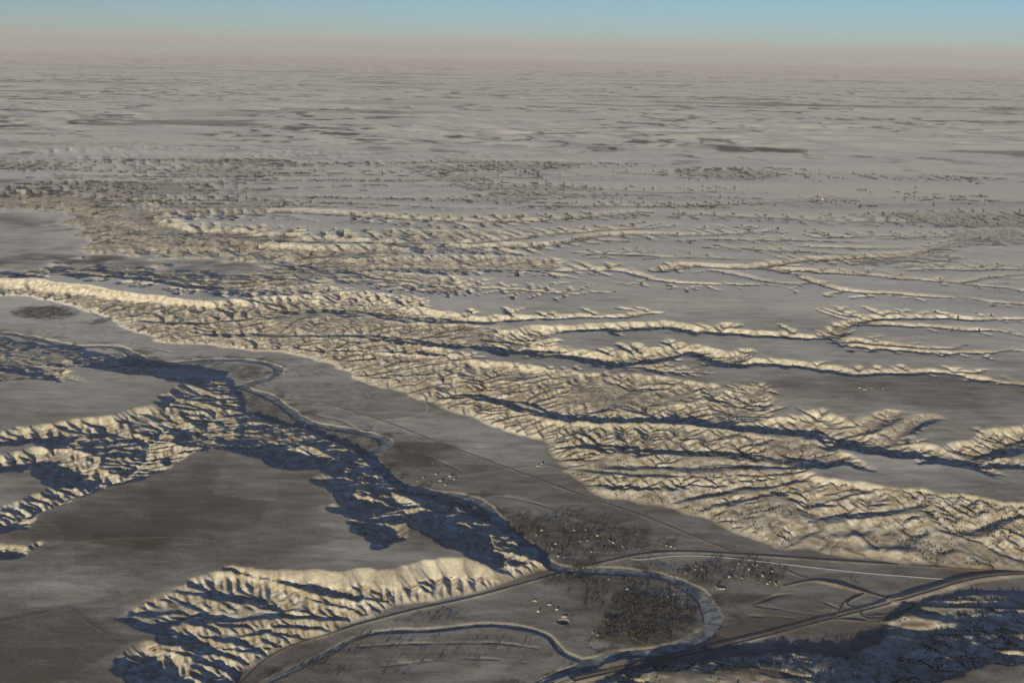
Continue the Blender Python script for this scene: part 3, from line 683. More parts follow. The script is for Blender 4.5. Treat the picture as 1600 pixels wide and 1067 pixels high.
C4[nn:, mid, 0] = BROWN[rows] * (1 - kb) + far_brown(XA[nn:, mid], YA[nn:, mid]) * kb
C4[nn:, mid, 1] = WOOD_SHADE[rows] * (1 - kf); C4[nn:, mid, 1] += far_wood_shade(XA[nn:, mid], YA[nn:, mid]) * sstep(14000, 22000, Rm)[:, None] * (.45 + .55 * kf); C4[nn:, mid, 2] = breaks[rows]
for s_, ed in ((slice(0, ns), ns), (slice(ns + NT, nta), ns + NT - 1)):
    fade = np.clip((np.abs(theta_all[s_]) - TH) / math.radians(12), 0, 1)[None]
    ZA[nn:, s_] = ZA[nn:, ed][:, None] * (1 - fade) + 70 * fade
for k in range(nn): ZA[k] = ZA[nn] * (R_in[k] / R_in[nn]) + 30 * (1 - R_in[k] / R_in[nn])
parts.append((XA, YA, ZA, C4))
R_f = np.concatenate([[Rm[-2]], far]); th_f = np.concatenate([th_side, TH_FAR, -th_side[::-1]])
XF = R_f[:, None] * np.sin(th_f)[None]; YF = R_f[:, None] * np.cos(th_f)[None]
ZF = far_hills(XF, YF, R_f).astype(np.float32); ZF[0] -= 6
CF = np.zeros(XF.shape + (4,), np.float32); CF[..., 3] = 1; CF[..., 0] = far_brown(XF, YF); CF[..., 1] = far_wood_shade(XF, YF)
parts.append((XF, YF, ZF, CF))

def link(name, me, mat=None, parent=None, kind=None):
    o = bpy.data.objects.new(name, me); sc.collection.objects.link(o)
    if mat is not None and me is not None and not me.materials: me.materials.append(mat)
    if parent is not None: o.parent = parent
    if kind: o['kind'] = kind
    return o

# materials
def new_mat(name):
    m = bpy.data.materials.new(name); m.use_nodes = True
    return m, m.node_tree, m.node_tree.nodes['Principled BSDF']
def noise_node(nt_, vec, scale, detail=4, rough=.55, dist=0.0):
    n = nt_.nodes.new('ShaderNodeTexNoise'); n.inputs['Scale'].default_value = scale
    n.inputs['Detail'].default_value = detail; n.inputs['Roughness'].default_value = rough; n.inputs['Distortion'].default_value = dist
    nt_.links.new(vec, n.inputs['Vector']); return n.outputs[0]
def math_node(nt_, op, a, b=None, c=None, clamp=False):
    n = nt_.nodes.new('ShaderNodeMath'); n.operation = op; n.use_clamp = clamp
    for k, v in enumerate((a, b, c)):
        if v is None: continue
        if isinstance(v, (int, float)): n.inputs[k].default_value = v
        else: nt_.links.new(v, n.inputs[k])
    return n.outputs[0]
def mix_node(nt_, f, a, b):
    n = nt_.nodes.new('ShaderNodeMix'); n.data_type = 'RGBA'
    for s_, v in ((0, f), (6, a), (7, b)):
        if isinstance(v, (int, float)): n.inputs[s_].default_value = v
        elif isinstance(v, tuple): n.inputs[s_].default_value = v + (1,)
        else: nt_.links.new(v, n.inputs[s_])
    return n.outputs[2]
def map_range(nt_, v, a, b):
    n = nt_.nodes.new('ShaderNodeMapRange'); n.interpolation_type = 'SMOOTHSTEP'
    n.inputs[1].default_value, n.inputs[2].default_value = a, b
    nt_.links.new(v, n.inputs[0]); return n.outputs[0]

gm, gt, gb = new_mat('snowy_prairie')
pos = gt.nodes.new('ShaderNodeNewGeometry').outputs['Position']
att = gt.nodes.new('ShaderNodeAttribute'); att.attribute_name = 'cover'
sep = gt.nodes.new('ShaderNodeSeparateColor'); gt.links.new(att.outputs['Color'], sep.inputs[0])
brown, wood_shade, brk = sep.outputs[0], sep.outputs[1], sep.outputs[2]
mp = gt.nodes.new('ShaderNodeMapping'); gt.links.new(pos, mp.inputs[0])
mp.inputs['Rotation'].default_value = (0, 0, math.radians(-14)); mp.inputs['Scale'].default_value = (.35, 1.0, 1.0)   # drifts lie along the wind
wind = mp.outputs[0]
n1 = noise_node(gt, wind, .0016, 5, .6, .6)
n2 = noise_node(gt, wind, .012, 5, .62, .4)
n3 = noise_node(gt, pos, .07, 4, .65)
n4 = noise_node(gt, pos, .0004, 4, .6, .5)
# bare grass share and painted distance tone = brown amount against the drift noise
s = math_node(gt, 'ADD', math_node(gt, 'MULTIPLY', math_node(gt, 'SUBTRACT', n1, .5), .6), math_node(gt, 'MULTIPLY', math_node(gt, 'SUBTRACT', n2, .5), .9))
s = math_node(gt, 'ADD', s, math_node(gt, 'MULTIPLY', math_node(gt, 'SUBTRACT', n3, .5), .45))
s = math_node(gt, 'ADD', s, math_node(gt, 'MULTIPLY', math_node(gt, 'SUBTRACT', n4, .5), .5))
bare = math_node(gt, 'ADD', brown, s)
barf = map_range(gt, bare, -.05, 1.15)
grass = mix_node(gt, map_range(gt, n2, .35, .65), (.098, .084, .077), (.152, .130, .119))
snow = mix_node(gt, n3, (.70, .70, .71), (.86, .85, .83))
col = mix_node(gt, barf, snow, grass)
# sagebrush and weathered clay on the slopes
clay = mix_node(gt, map_range(gt, noise_node(gt, pos, .02, 5, .65),   .30, .64), col, (.27, .222, .155))
col = mix_node(gt, math_node(gt, 'MULTIPLY', brk, .9), col, clay)
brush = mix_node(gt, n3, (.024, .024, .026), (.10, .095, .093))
wf = math_node(gt, 'MULTIPLY', wood_shade, map_range(gt, math_node(gt, 'ADD', math_node(gt, 'MULTIPLY', wood_shade, .5), noise_node(gt, pos, .045, 4, .7)), .36, .84), clamp=True)
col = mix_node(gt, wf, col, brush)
gt.links.new(col, gb.inputs['Base Color'])
gb.inputs['Roughness'].default_value = .92
gb.inputs['Specular IOR Level'].default_value = .15
bmp = gt.nodes.new('ShaderNodeBump'); bmp.inputs['Strength'].default_value = .5; bmp.inputs['Distance'].default_value = 1.0
hgt = math_node(gt, 'ADD', math_node(gt, 'MULTIPLY', noise_node(gt, pos, .03, 4, .5), 1.6), math_node(gt, 'MULTIPLY', noise_node(gt, wind, .006, 3, .5), 5.0))
gt.links.new(hgt, bmp.inputs['Height']); gt.links.new(bmp.outputs[0], gb.inputs['Normal'])

def sheets(name, parts):
    V, Q, C, off = [], [], [], 0
    for x, y, z, c in parts:
        nr, nt = z.shape; idx = np.arange(nr * nt).reshape(nr, nt) + off
        Q.append(np.stack([idx[:-1, :-1], idx[:-1, 1:], idx[1:, 1:], idx[1:, :-1]], -1).reshape(-1, 4)[:, ::-1])
        V.append(np.stack([x, y, z], -1).reshape(-1, 3)); C.append(c.reshape(-1, 4)); off += nr * nt
    V, q, C = np.concatenate(V), np.concatenate(Q), np.concatenate(C)
    me = bpy.data.meshes.new(name)
    me.vertices.add(len(V)); me.vertices.foreach_set('co', np.ascontiguousarray(V, np.float32).ravel())
    me.loops.add(q.size); me.loops.foreach_set('vertex_index', np.ascontiguousarray(q, np.int32).ravel())
    me.polygons.add(len(q)); me.polygons.foreach_set('loop_start', np.arange(0, q.size, 4, dtype=np.int32))
    me.polygons.foreach_set('use_smooth', np.ones(len(q), bool)); me.update()
    ca = me.color_attributes.new('cover', 'FLOAT_COLOR', 'POINT'); ca.data.foreach_set('color', np.clip(C, -1, 2).ravel().astype(np.float32))
    return me
gme = sheets('ground', parts)
ground = link('ground', gme, gm, kind='structure')
print('ground mesh', time.time() - T_START, len(gme.vertices))

# ------------------------------------------------------------------ the air: one even haze box round camera and land
hb = 331000.0
zb, zt = float(min(ZA.min(), ZF.min())) - 1.0, CAM_H + HAZE_UP
hme = bpy.data.meshes.new('haze')
v = [(sx * hb, sy * hb, z) for z in (zb, zt) for sx, sy in ((-1, -1), (1, -1), (1, 1), (-1, 1))]
hme.from_pydata(v, [], [(3, 2, 1, 0), (4, 5, 6, 7), (0, 1, 5, 4), (1, 2, 6, 5), (2, 3, 7, 6), (3, 0, 4, 7)])
hm = bpy.data.materials.new('haze'); hm.use_nodes = True
for n in list(hm.node_tree.nodes):
    if n.type == 'BSDF_PRINCIPLED': hm.node_tree.nodes.remove(n)
pv = hm.node_tree.nodes.new('ShaderNodeVolumePrincipled')
pv.inputs['Color'].default_value = HAZE_COL + (1,); pv.inputs['Density'].default_value = HAZE_D; pv.inputs['Anisotropy'].default_value = 0.0
hm.node_tree.links.new(pv.outputs[0], hm.node_tree.nodes['Material Output'].inputs['Volume'])
haze = link('haze', hme, hm, kind='stuff')
# ------------------------------------------------------------------ river ice, roads, railway
def simple_mat(name, col, rough=.85, var=.15, scale=.05, spec=.2):
    m, t, b = new_mat(name)
    p = t.nodes.new('ShaderNodeNewGeometry').outputs['Position']
    n = noise_node(t, p, scale, 4, .6)
    lo = tuple(c * (1 - var) for c in col); hi = tuple(min(c * (1 + var), 1) for c in col)
    t.links.new(mix_node(t, map_range(t, n, .3, .7), lo, hi), b.inputs['Base Color'])
    b.inputs['Roughness'].default_value = rough; b.inputs['Specular IOR Level'].default_value = spec
    return m
im, it_, ib = new_mat('river_ice')
ip = it_.nodes.new('ShaderNodeNewGeometry').outputs['Position']
it_.links.new(mix_node(it_, map_range(it_, noise_node(it_, ip, .012, 5, .65, .8), .42, .62), (.11, .135, .16), (.36, .38, .40)), ib.inputs['Base Color'])
ib.inputs['Roughness'].default_value = .55; ib.inputs['Specular IOR Level'].default_value = .3
asphalt = simple_mat('asphalt', (.055, .055, .058), .9, .2, .02)
gravelm = simple_mat('gravel', (.17, .15, .125), .95, .2, .03)
ballast = simple_mat('ballast', (.075, .068, .062), .95, .2, .05)
snowm = simple_mat('packed_snow', (.70, .69, .68), .9, .08, .1)

def resample(line, step):
    L = np.concatenate([[0], np.cumsum(np.hypot(*np.diff(line, axis=0).T))])
    n = max(int(L[-1] / step), 2); s = np.linspace(0, L[-1], n + 1)
    return np.stack([np.interp(s, L, line[:, 0]), np.interp(s, L, line[:, 1])], 1), s
def ribbon(name, line, half, hfun, mat, off=0.0, step=18.0, kind='structure', thick=.4, parent=None):
    p, s = resample(np.asarray(line, float), step)
    t = np.gradient(p, axis=0); t /= np.hypot(*t.T)[:, None] + 1e-9
    nrm = np.stack([-t[:, 1], t[:, 0]], 1)
    z = np.asarray(hfun(s), float) + np.zeros(len(s))
    hw = np.asarray(half, float) + np.zeros(len(s))
    l = p + nrm * (off + hw)[:, None]; r = p + nrm * (off - hw)[:, None]
    n = len(p)
    V = np.concatenate([np.c_[l, z], np.c_[r, z], np.c_[l, z - thick], np.c_[r, z - thick]])
    F = []
    for i in range(n - 1):
        F += [(i, n + i, n + i + 1, i + 1), (i, i + 1, 2 * n + i + 1, 2 * n + i), (n + i, 3 * n + i, 3 * n + i + 1, n + i + 1)]
    me = bpy.data.meshes.new(name); me.from_pydata(V.tolist(), [], F); me.update()
    return link(name, me, mat, parent, kind)
ribbon('river', RIVER, RW + 12, lambda s: -4.7 + 0 * s, im, thick=1)
ribbon('side_channel', CHANNEL, CW + 8, lambda s: -4.5 + 0 * s, im, thick=1)
pond = bpy.data.meshes.new('pond')
pa = np.linspace(0, 2 * np.pi, 24, endpoint=False)
pond.from_pydata([(PONDX[0] + math.cos(a) * 26, PONDX[1] + math.sin(a) * 21, -2.6) for a in pa], [], [tuple(range(24))])
watm = simple_mat('dark_water', (.012, .018, .026), .25, .2, .05, .3)
link('pond', pond, watm, kind='structure')

ribbon('highway', HWY, 6.2, lambda s: hwy_height(s) + .35, asphalt, 13.5)
ribbon('highway', HWY, 6.2, lambda s: hwy_height(s) + .35, asphalt, -13.5)
edge = simple_mat('road_paint', (.62, .60, .55), .8, .08, .3)
for o_ in (18.8, 8.2, -8.2, -18.8):
    ribbon('highway_edge_line', HWY, .12, lambda s: hwy_height(s) + .37, edge, o_, thick=.01)
ribbon('crossroad', CROSS, 4.5, lambda s: cross_height(s) + .35, asphalt)
for rp in (RAMPA, RAMPB, RAMPC, RAMPD): ribbon('ramp', rp, 3.6, lambda s: 2.6 + 0 * s, asphalt)
ribbon('gravel_road', GRAVEL, 3.6, lambda s: 1.5 + 0 * s, gravelm)
ribbon('farm_track', TRACK, 2.6, lambda s: 1.2 + 0 * s, gravelm)
ribbon('farm_track', LANE2, 2.4, lambda s: 1.2 + 0 * s, snowm)
ribbon('country_lane', LANE, 4.6, lambda s: 1.75 + 0 * s, snowm)
trackm = simple_mat('frozen_track', (.24, .21, .18), .95, .2, .03)
for ln in ([(1140, 880), (1150, 893), (1205, 905), (1264, 906)], [(1150, 893), (1175, 884), (1220, 880)], [(1120, 900), (1165, 912), (1190, 922), (1130, 924)], [(840, 834), (880, 832), (930, 842), (985, 856), (1050, 868)], [(880, 832), (872, 855), (885, 875)], [(930, 842), (915, 862), (905, 878)]):
    g_ = smooth_line(PL(ln), 2); q_, s_ = resample(g_, 18.0); zz_ = sample(Z, q_[:, 0], q_[:, 1]) + .7
    ribbon('village_lane', g_, 2.0, lambda s, zz_=zz_: zz_, trackm)
for ln, hz in (([(-60, 985), (110, 950), (215, 929)], 85), ([(110, 950), (150, 985), (205, 1000)], 85), ([(95, 848), (230, 838), (330, 842), (360, 860)], 85), ([(1130, 601), (1330, 640), (1335, 628), (1500, 612), (1650, 606)], 95), ([(980, 447), (1060, 458), (1250, 475), (1380, 480)], 98)):
    g_ = smooth_line(PL(ln, hz), 2); q_, s_ = resample(g_, 18.0); zz_ = sample(Z, q_[:, 0], q_[:, 1]) + .6
    ribbon('field_track', g_, 1.5, lambda s, zz_=zz_: zz_, trackm)
ribbon('railway', RAIL, 3.0, lambda s: 3.5 + 0 * s, ballast)
steel = simple_mat('weathered_steel', (.07, .06, .055), .7, .2, .4)
for o_ in (.75, -.75): ribbon('rail', RAIL, .12, lambda s: 3.72 + 0 * s, steel, o_, thick=.2)

# ------------------------------------------------------------------ things
def thing(name, label, cat, loc=(0, 0, 0), rz=0.0, group=None):
    o = bpy.data.objects.new(name, None); sc.collection.objects.link(o)
    o.location = loc; o.rotation_euler = (0, 0, rz); o.empty_display_size = 2
    o['label'] = label; o['category'] = cat
    if group: o['group'] = group
    return o
class MB:
    def __init__(s): s.v, s.f = [], []
    def add(s, v, f):
        b = len(s.v); s.v += [tuple(map(float, q)) for q in v]; s.f += [tuple(b + i for i in g) for g in f]
    def box(s, x0, x1, y0, y1, z0, z1):
        s.add([(x0, y0, z0), (x1, y0, z0), (x1, y1, z0), (x0, y1, z0), (x0, y0, z1), (x1, y0, z1), (x1, y1, z1), (x0, y1, z1)],
              [(3, 2, 1, 0), (4, 5, 6, 7), (0, 1, 5, 4), (1, 2, 6, 5), (2, 3, 7, 6), (3, 0, 4, 7)])
    def tube(s, a, b, ra, rb, n=5):
        a, b = np.array(a, float), np.array(b, float); d = b - a; d /= np.linalg.norm(d) + 1e-9
        u = np.cross(d, (1, .3, .2)); u /= np.linalg.norm(u); w_ = np.cross(d, u)
        ring = lambda c, r: [c + (u * math.cos(k * 2 * math.pi / n) + w_ * math.sin(k * 2 * math.pi / n)) * r for k in range(n)]
        s.add(ring(a, ra) + ring(b, rb), [(k, (k + 1) % n, n + (k + 1) % n, n + k) for k in range(n)] + [tuple(range(n, 2 * n))])
    def mesh(s, name, mat):
        me = bpy.data.meshes.new(name); me.from_pydata(s.v, [], s.f); me.update(); me.materials.append(mat); return me
def put(me, name, parent, loc=None):
    o = bpy.data.objects.new(name, me); sc.collection.objects.link(o); o.parent = parent
    if loc: o.location = loc
    return o
def zat(x, y): return float(sample(Z, x, y))

# bridges
def along(line, px):
    g = P(*px); i = int(np.argmin(np.hypot(line[:, 0] - g[0], line[:, 1] - g[1]))); i = min(max(i, 1), len(line) - 2)
    t = line[i + 1] - line[i - 1]
    return line[i], math.atan2(t[1], t[0])
c0, ang = along(RAIL, (906, 888))
t = thing('railway_bridge', 'dark steel truss railway bridge over the frozen river at the head of the bend', 'bridge', (c0[0], c0[1], 0), ang)
m = MB(); m.box(-75, 75, -2.6, 2.6, 2.3, 3.4); put(m.mesh('deck', steel), 'deck', t)
for sy in (-2.9, 2.9):
    m = MB(); m.tube((-70, sy, 9.5), (70, sy, 9.5), .28, .28, 4)
    for k in range(-7, 7):
        m.tube((k * 10, sy, 3.2), (k * 10 + 5, sy, 9.5), .2, .2, 4); m.tube((k * 10 + 5, sy, 9.5), (k * 10 + 10, sy, 3.2), .2, .2, 4)
    put(m.mesh('truss', steel), 'truss', t)
concrete = simple_mat('concrete', (.36, .34, .31), .9, .12, .4)
for k in (-50, -17, 17, 50):
    m = MB(); m.box(k - 1.2, k + 1.2, -3, 3, -7, 2.2); put(m.mesh('pier', concrete), 'pier', t)
def deck_bridge(name, label, line, px, hz, length, offs, piers):
    c0, ang = along(line, px)
    t = thing(name, label, 'bridge', (c0[0], c0[1], 0), ang)
    for o_ in offs:
        m = MB(); m.box(-length / 2, length / 2, o_ - 6.6, o_ + 6.6, hz - 1.5, hz + .2); put(m.mesh('deck', concrete), 'deck', t)
        for e_ in (-6.5, 6.5):
            m = MB(); m.box(-length / 2, length / 2, o_ + e_ - .2, o_ + e_ + .2, hz + .2, hz + 1.2); put(m.mesh('railing', concrete), 'railing', t)
    for k in piers:
        for o_ in offs:
            m = MB(); m.box(k - .8, k + .8, o_ - 5, o_ + 5, -7, hz - 1.5); put(m.mesh('pier', concrete), 'pier', t)
s_at = lambda px: hwy_L[int(np.argmin(np.hypot(HWY[:, 0] - P(*px)[0], HWY[:, 1] - P(*px)[1])))]
deck_bridge('overpass_bridge', 'twin concrete overpass carrying the divided highway over the crossroad', HWY, (1400, 938), float(hwy_height(s_at((1400, 938)))), 70, (13.5, -13.5), (-10, 10))
deck_bridge('highway_bridge', 'twin concrete highway bridge over the river at the bottom edge', HWY, (866, 1072), float(hwy_height(s_at((866, 1072)))), 150, (13.5, -13.5), (-40, 0, 40))

# houses, barns, sheds
WALLC = {'white': (.30, .29, .28), 'cream': (.22, .20, .16), 'red': (.22, .05, .035), 'brown': (.16, .11, .075), 'grey': (.33, .33, .33)}
wall_mats = {k: simple_mat(k + '_siding', v, .8, .1, .6) for k, v in WALLC.items()}
roof_snow = simple_mat('snowy_roof', (.33, .33, .34), .85, .06, .8)
roof_metal = simple_mat('grey_metal_roof', (.25, .26, .28), .5, .1, .8)
glass = simple_mat('window_glass', (.02, .025, .03), .15, .1, 1.0, .5)
wood_dark = simple_mat('dark_door', (.07, .05, .04), .7, .1, 1.0)
brickm = simple_mat('chimney_brick', (.20, .10, .075), .9, .15, 1.0)
_bm = {}
def building(kind, wall, label, x, y, rz, group):
    L_, W_, H_, rf = {'house': (11, 7.5, 3.0, 2.4), 'barn': (17, 10, 4.4, 3.4), 'shed': (7, 5, 2.5, 1.3), 'long_shed': (26, 9, 3.6, 1.8)}[kind]
    key = (kind, wall)
    if key not in _bm:
        rm = roof_snow if kind != 'long_shed' else roof_metal
        m = MB(); a, b = L_ / 2, W_ / 2
        m.add([(-a, -b, -1), (a, -b, -1), (a, b, -1), (-a, b, -1), (-a, -b, H_), (a, -b, H_), (a, b, H_), (-a, b, H_), (-a, 0, H_ + rf), (a, 0, H_ + rf)],
              [(0, 1, 5, 4), (2, 3, 7, 6), (1, 2, 6, 9, 5), (3, 0, 4, 8, 7)])
        ms = {'wall': m.mesh('wall', wall_mats[wall])}
        m = MB(); e = .5; zt_ = H_ + rf + .1; ze = H_ - e * rf / b + .1
        for sy in (-1, 1):
            v = [(-a - e, sy * (b + e), ze), (a + e, sy * (b + e), ze), (a + e, 0, zt_), (-a - e, 0, zt_)]
            m.add(v + [(p, q, r_ + .3) for p, q, r_ in v], [(3, 2, 1, 0), (4, 5, 6, 7), (0, 1, 5, 4), (1, 2, 6, 5), (3, 0, 4, 7)])
        ms['roof'] = m.mesh('roof', rm)
        m = MB(); w2 = .55 if kind == 'house' else 1.8; h2 = 2.1 if kind in ('house', 'shed') else 3.6
        m.box(-w2, w2, -b - .08, -b + .1, -.2, h2); ms['door'] = m.mesh('door', wood_dark)
        m = MB(); m.box(-.7, .7, -.08, .1, 0, 1.2); ms['window'] = m.mesh('window', glass)
        m = MB(); m.box(-.45, .45, -.45, .45, 0, 1.6); ms['chimney'] = m.mesh('chimney', brickm)
        _bm[key] = ms
    ms = _bm[key]
    t = thing({'house': 'house', 'barn': 'barn', 'shed': 'shed', 'long_shed': 'machine_shed'}[kind], label, {'house': 'house', 'barn': 'barn', 'shed': 'shed', 'long_shed': 'shed'}[kind], (x, y, zat(x, y) + .1), rz, group)
    put(ms['wall'], 'wall', t); r_ = put(ms['roof'], 'roof', t); put(ms['door'], 'door', t)
    for q in ((-.32, .32) if kind != 'shed' else ()):
        put(ms['window'], 'window', t, (q * L_, -W_ / 2, 1.1))
    if kind == 'house': put(ms['chimney'], 'chimney', r_, (L_ * .22, .8, H_ + rf * .72))
    return t
rb = random.Random(21)
ORD = ['leftmost', 'second from left', 'third from left', 'fourth from left', 'fifth from left', 'sixth from left', 'seventh from left', 'eighth from left', 'ninth from left', 'tenth from left']
def cluster(where, group, spots):
    count = {}
    for q in spots: count[q[:2]] = count.get(q[:2], 0) + 1
    seen = {}
    for kind, wall, px, py in sorted(spots, key=lambda q: q[2]):
        x, y = P(px, py)
        nm = {'house': 'snow-roofed house', 'barn': 'snow-roofed barn', 'shed': 'small snowy shed', 'long_shed': 'long metal-roofed shed'}[kind]
        k = seen.get((kind, wall), 0); seen[(kind, wall)] = k + 1
        lab = f'{wall} {nm} {where}'
        if count[(kind, wall)] > 1: lab = f'{wall} {nm}, {ORD[k]} of its kind {where}'
        building(kind, wall, lab, x, y, rb.choice([0, math.pi / 2]) + rb.uniform(-.25, .25), group + ' buildings')
cluster('at the terrace farmstead', 'terrace farmstead', [('barn', 'brown', 703, 745), ('long_shed', 'grey', 710, 748), ('house', 'white', 681, 741), ('shed', 'brown', 667, 731), ('shed', 'brown', 676, 724),
    ('shed', 'brown', 694, 736), ('house', 'white', 661, 746), ('barn', 'brown', 688, 752), ('shed', 'grey', 652, 752), ('shed', 'grey', 670, 754), ('house', 'cream', 696, 758)])
cluster('on the farm track below the breaks', 'foothill farm', [('barn', 'white', 846, 725), ('long_shed', 'white', 841, 728), ('shed', 'brown', 851, 727)])
cluster('on the table land', 'table land farmstead', [('barn', 'brown', 1341, 626), ('long_shed', 'grey', 1349, 628), ('house', 'white', 1360, 626), ('house', 'cream', 1378, 627), ('shed', 'brown', 1385, 625), ('shed', 'brown', 1366, 631)])
vill = [(838, 836), (846, 829), (868, 850), (862, 857), (876, 861), (882, 871), (856, 856), (872, 869), (890, 829), (897, 829), (906, 846), (917, 845), (933, 837), (936, 844), (952, 846), (958, 848), (973, 854), (985, 859), (1000, 858), (942, 855), (915, 828), (866, 811), (885, 818), (924, 862)]
cluster('in the rail bridge village', 'village', [(rb.choice(['house', 'house', 'shed', 'house', 'barn']), rb.choice(['white', 'cream', 'brown', 'white']), x, y) for x, y in vill])
town = [(1087, 884), (1086, 890), (1098, 890), (1145, 889), (1154, 881), (1165, 882), (1183, 883), (1170, 889), (1177, 889), (1178, 884), (1206, 893), (1203, 909), (1199, 912), (1212, 913), (1217, 909), (1150, 899), (1140, 902), (1120, 918), (1128, 920), (1160, 904), (1072, 895), (1192, 900), (1186, 909)]
cluster('in the tree-ringed hamlet', 'hamlet', [(rb.choice(['house', 'shed', 'house', 'barn', 'long_shed']), rb.choice(['white', 'cream', 'grey', 'brown']), x, y) for x, y in town])
cluster('inside the bend', 'river bend', [('shed', 'white', 951, 905), ('house', 'white', 980, 921), ('shed', 'white', 1034, 926), ('barn', 'grey', 1043, 932), ('house', 'brown', 1070, 928), ('long_shed', 'grey', 948, 968), ('shed', 'cream', 926, 988), ('shed', 'white', 934, 992)])
cluster('by the railway fork', 'railway fork', [('house', 'white', 1048, 854), ('house', 'brown', 1041, 853), ('shed', 'grey', 1055, 856)])

# heaps of snow-covered spoil in the field
heapm = simple_mat('snowy_spoil', (.42, .39, .34), .95, .25, .4)
rh = random.Random(8)
hl = ['sharp snow-covered spoil heap nearest the side channel', 'sharp snow-covered spoil heap right of the leftmost one', 'small low heap at the top left of the field', 'small double heap beside the woods edge', 'long low heap on the bank above the dark pond']
for k, (px, py, hh, rr_) in enumerate([(841, 955, 7.5, 9), (870, 952, 7, 9), (836, 938, 4, 10), (859, 944, 4, 10), (882, 963, 5, 13)]):
    x, y = P(px, py); m = MB(); n = 14
    v = [(0, 0, hh)]
    for lv, (fr, fz) in enumerate(((.3, .72), (.62, .34), (1.0, -.12))):
        for a in range(n):
            q = 2 * math.pi * a / n; r_ = rr_ * fr * rh.uniform(.82, 1.15) * (1 + .5 * abs(math.cos(q)) * (k > 1))
            v.append((math.cos(q) * r_, math.sin(q) * r_, hh * fz))
    f = [(0, 1 + a, 1 + (a + 1) % n) for a in range(n)]
    for lv in range(2):
        b0, b1 = 1 + lv * n, 1 + (lv + 1) * n
        f += [(b0 + a, b1 + a, b1 + (a + 1) % n, b0 + (a + 1) % n) for a in range(n)]
    m.add(v, f)
    me = m.mesh('spoil_heap', heapm)
    o = link('spoil_heap', me); o.location = (x, y, zat(x, y)); o['label'] = hl[k]; o['category'] = 'heap'

# gas flare far out on the plain
fx, fy = P(1285, 314, 95); fz = zat(fx, fy)
t = thing('gas_flare', 'gas flare stack with orange flame far out on the plain', 'flare stack', (fx, fy, fz))
m = MB(); m.tube((0, 0, -2), (0, 0, 22), .9, .6, 8); put(m.mesh('stack', steel), 'stack', t)
m = MB(); m.box(-6, 6, -4, 4, -1, 1); put(m.mesh('base', concrete), 'base', t)
fm = bpy.data.materials.new('flame'); fm.use_nodes = True
fb = fm.node_tree.nodes['Principled BSDF']; fb.inputs['Base Color'].default_value = (0, 0, 0, 1)
fb.inputs['Emission Color'].default_value = (1.0, .42, .08, 1); fb.inputs['Emission Strength'].default_value = 5.0
m = MB(); n = 8; v = []; prof = [(22, .8), (24, 2.2), (28, 3.2), (33, 2.8), (38, 1.5)]
for z, r_ in prof: v += [(math.cos(2 * math.pi * a / n) * r_ * rh.uniform(.8, 1.2) + (z - 22) * .25, math.sin(2 * math.pi * a / n) * r_, z) for a in range(n)]
v.append((6, 0, 43)); f = []
for lv in range(len(prof) - 1): f += [(lv * n + a, lv * n + (a + 1) % n, (lv + 1) * n + (a + 1) % n, (lv + 1) * n + a) for a in range(n)]
f += [((len(prof) - 1) * n + a, (len(prof) - 1) * n + (a + 1) % n, len(v) - 1) for a in range(n)]
m.add(v, f); put(m.mesh('flame', fm), 'flame', t)
# ------------------------------------------------------------------ trees
rt = random.Random(77); rgen = np.random.default_rng(41)
barkm = simple_mat('bark', (.085, .07, .058), .95, .2, .5)
twigm = simple_mat('bare_twigs', (.058, .052, .050), .95, .25, .05)
needlem = simple_mat('juniper_foliage', (.022, .028, .020), .95, .35, .08)

def bare_tree(seed, full):
    """a leafless cottonwood about 1 unit tall: trunk with limbs, and a twiggy crown"""
    q = random.Random(seed); tr, cr_ = MB(), MB()
    tr.tube((0, 0, -.03), (q.uniform(-.03, .03), q.uniform(-.03, .03), .45), .022 if full else .03, .013, 5 if full else 3)
    tips = []
    for k in range(9 if full else 4):
        a = q.uniform(0, 6.28); z0 = q.uniform(.22, .5); rr_ = q.uniform(.12, .34); z1 = z0 + q.uniform(.18, .45)
        p0, p1 = (0, 0, z0), (math.cos(a) * rr_, math.sin(a) * rr_, z1)
        if full: tr.tube(p0, p1, .010, .004, 3)
        tips.append((p0, p1))
    for k in range(95 if full else 17):
        p0, p1 = q.choice(tips); s_ = q.uniform(.25, 1.05)
        b = [p0[i] + (p1[i] - p0[i]) * s_ for i in range(3)]
        a = q.uniform(0, 6.28); l = q.uniform(.09, .24); w_ = q.uniform(.014, .03) if full else q.uniform(.05, .10)
        e = [b[0] + math.cos(a) * l * .6, b[1] + math.sin(a) * l * .6, b[2] + l * q.uniform(.5, 1.2)]
        cr_.add([(b[0] - w_, b[1], b[2]), (b[0] + w_, b[1] + w_ * .6, b[2]), e], [(0, 1, 2)])
    return tr, cr_
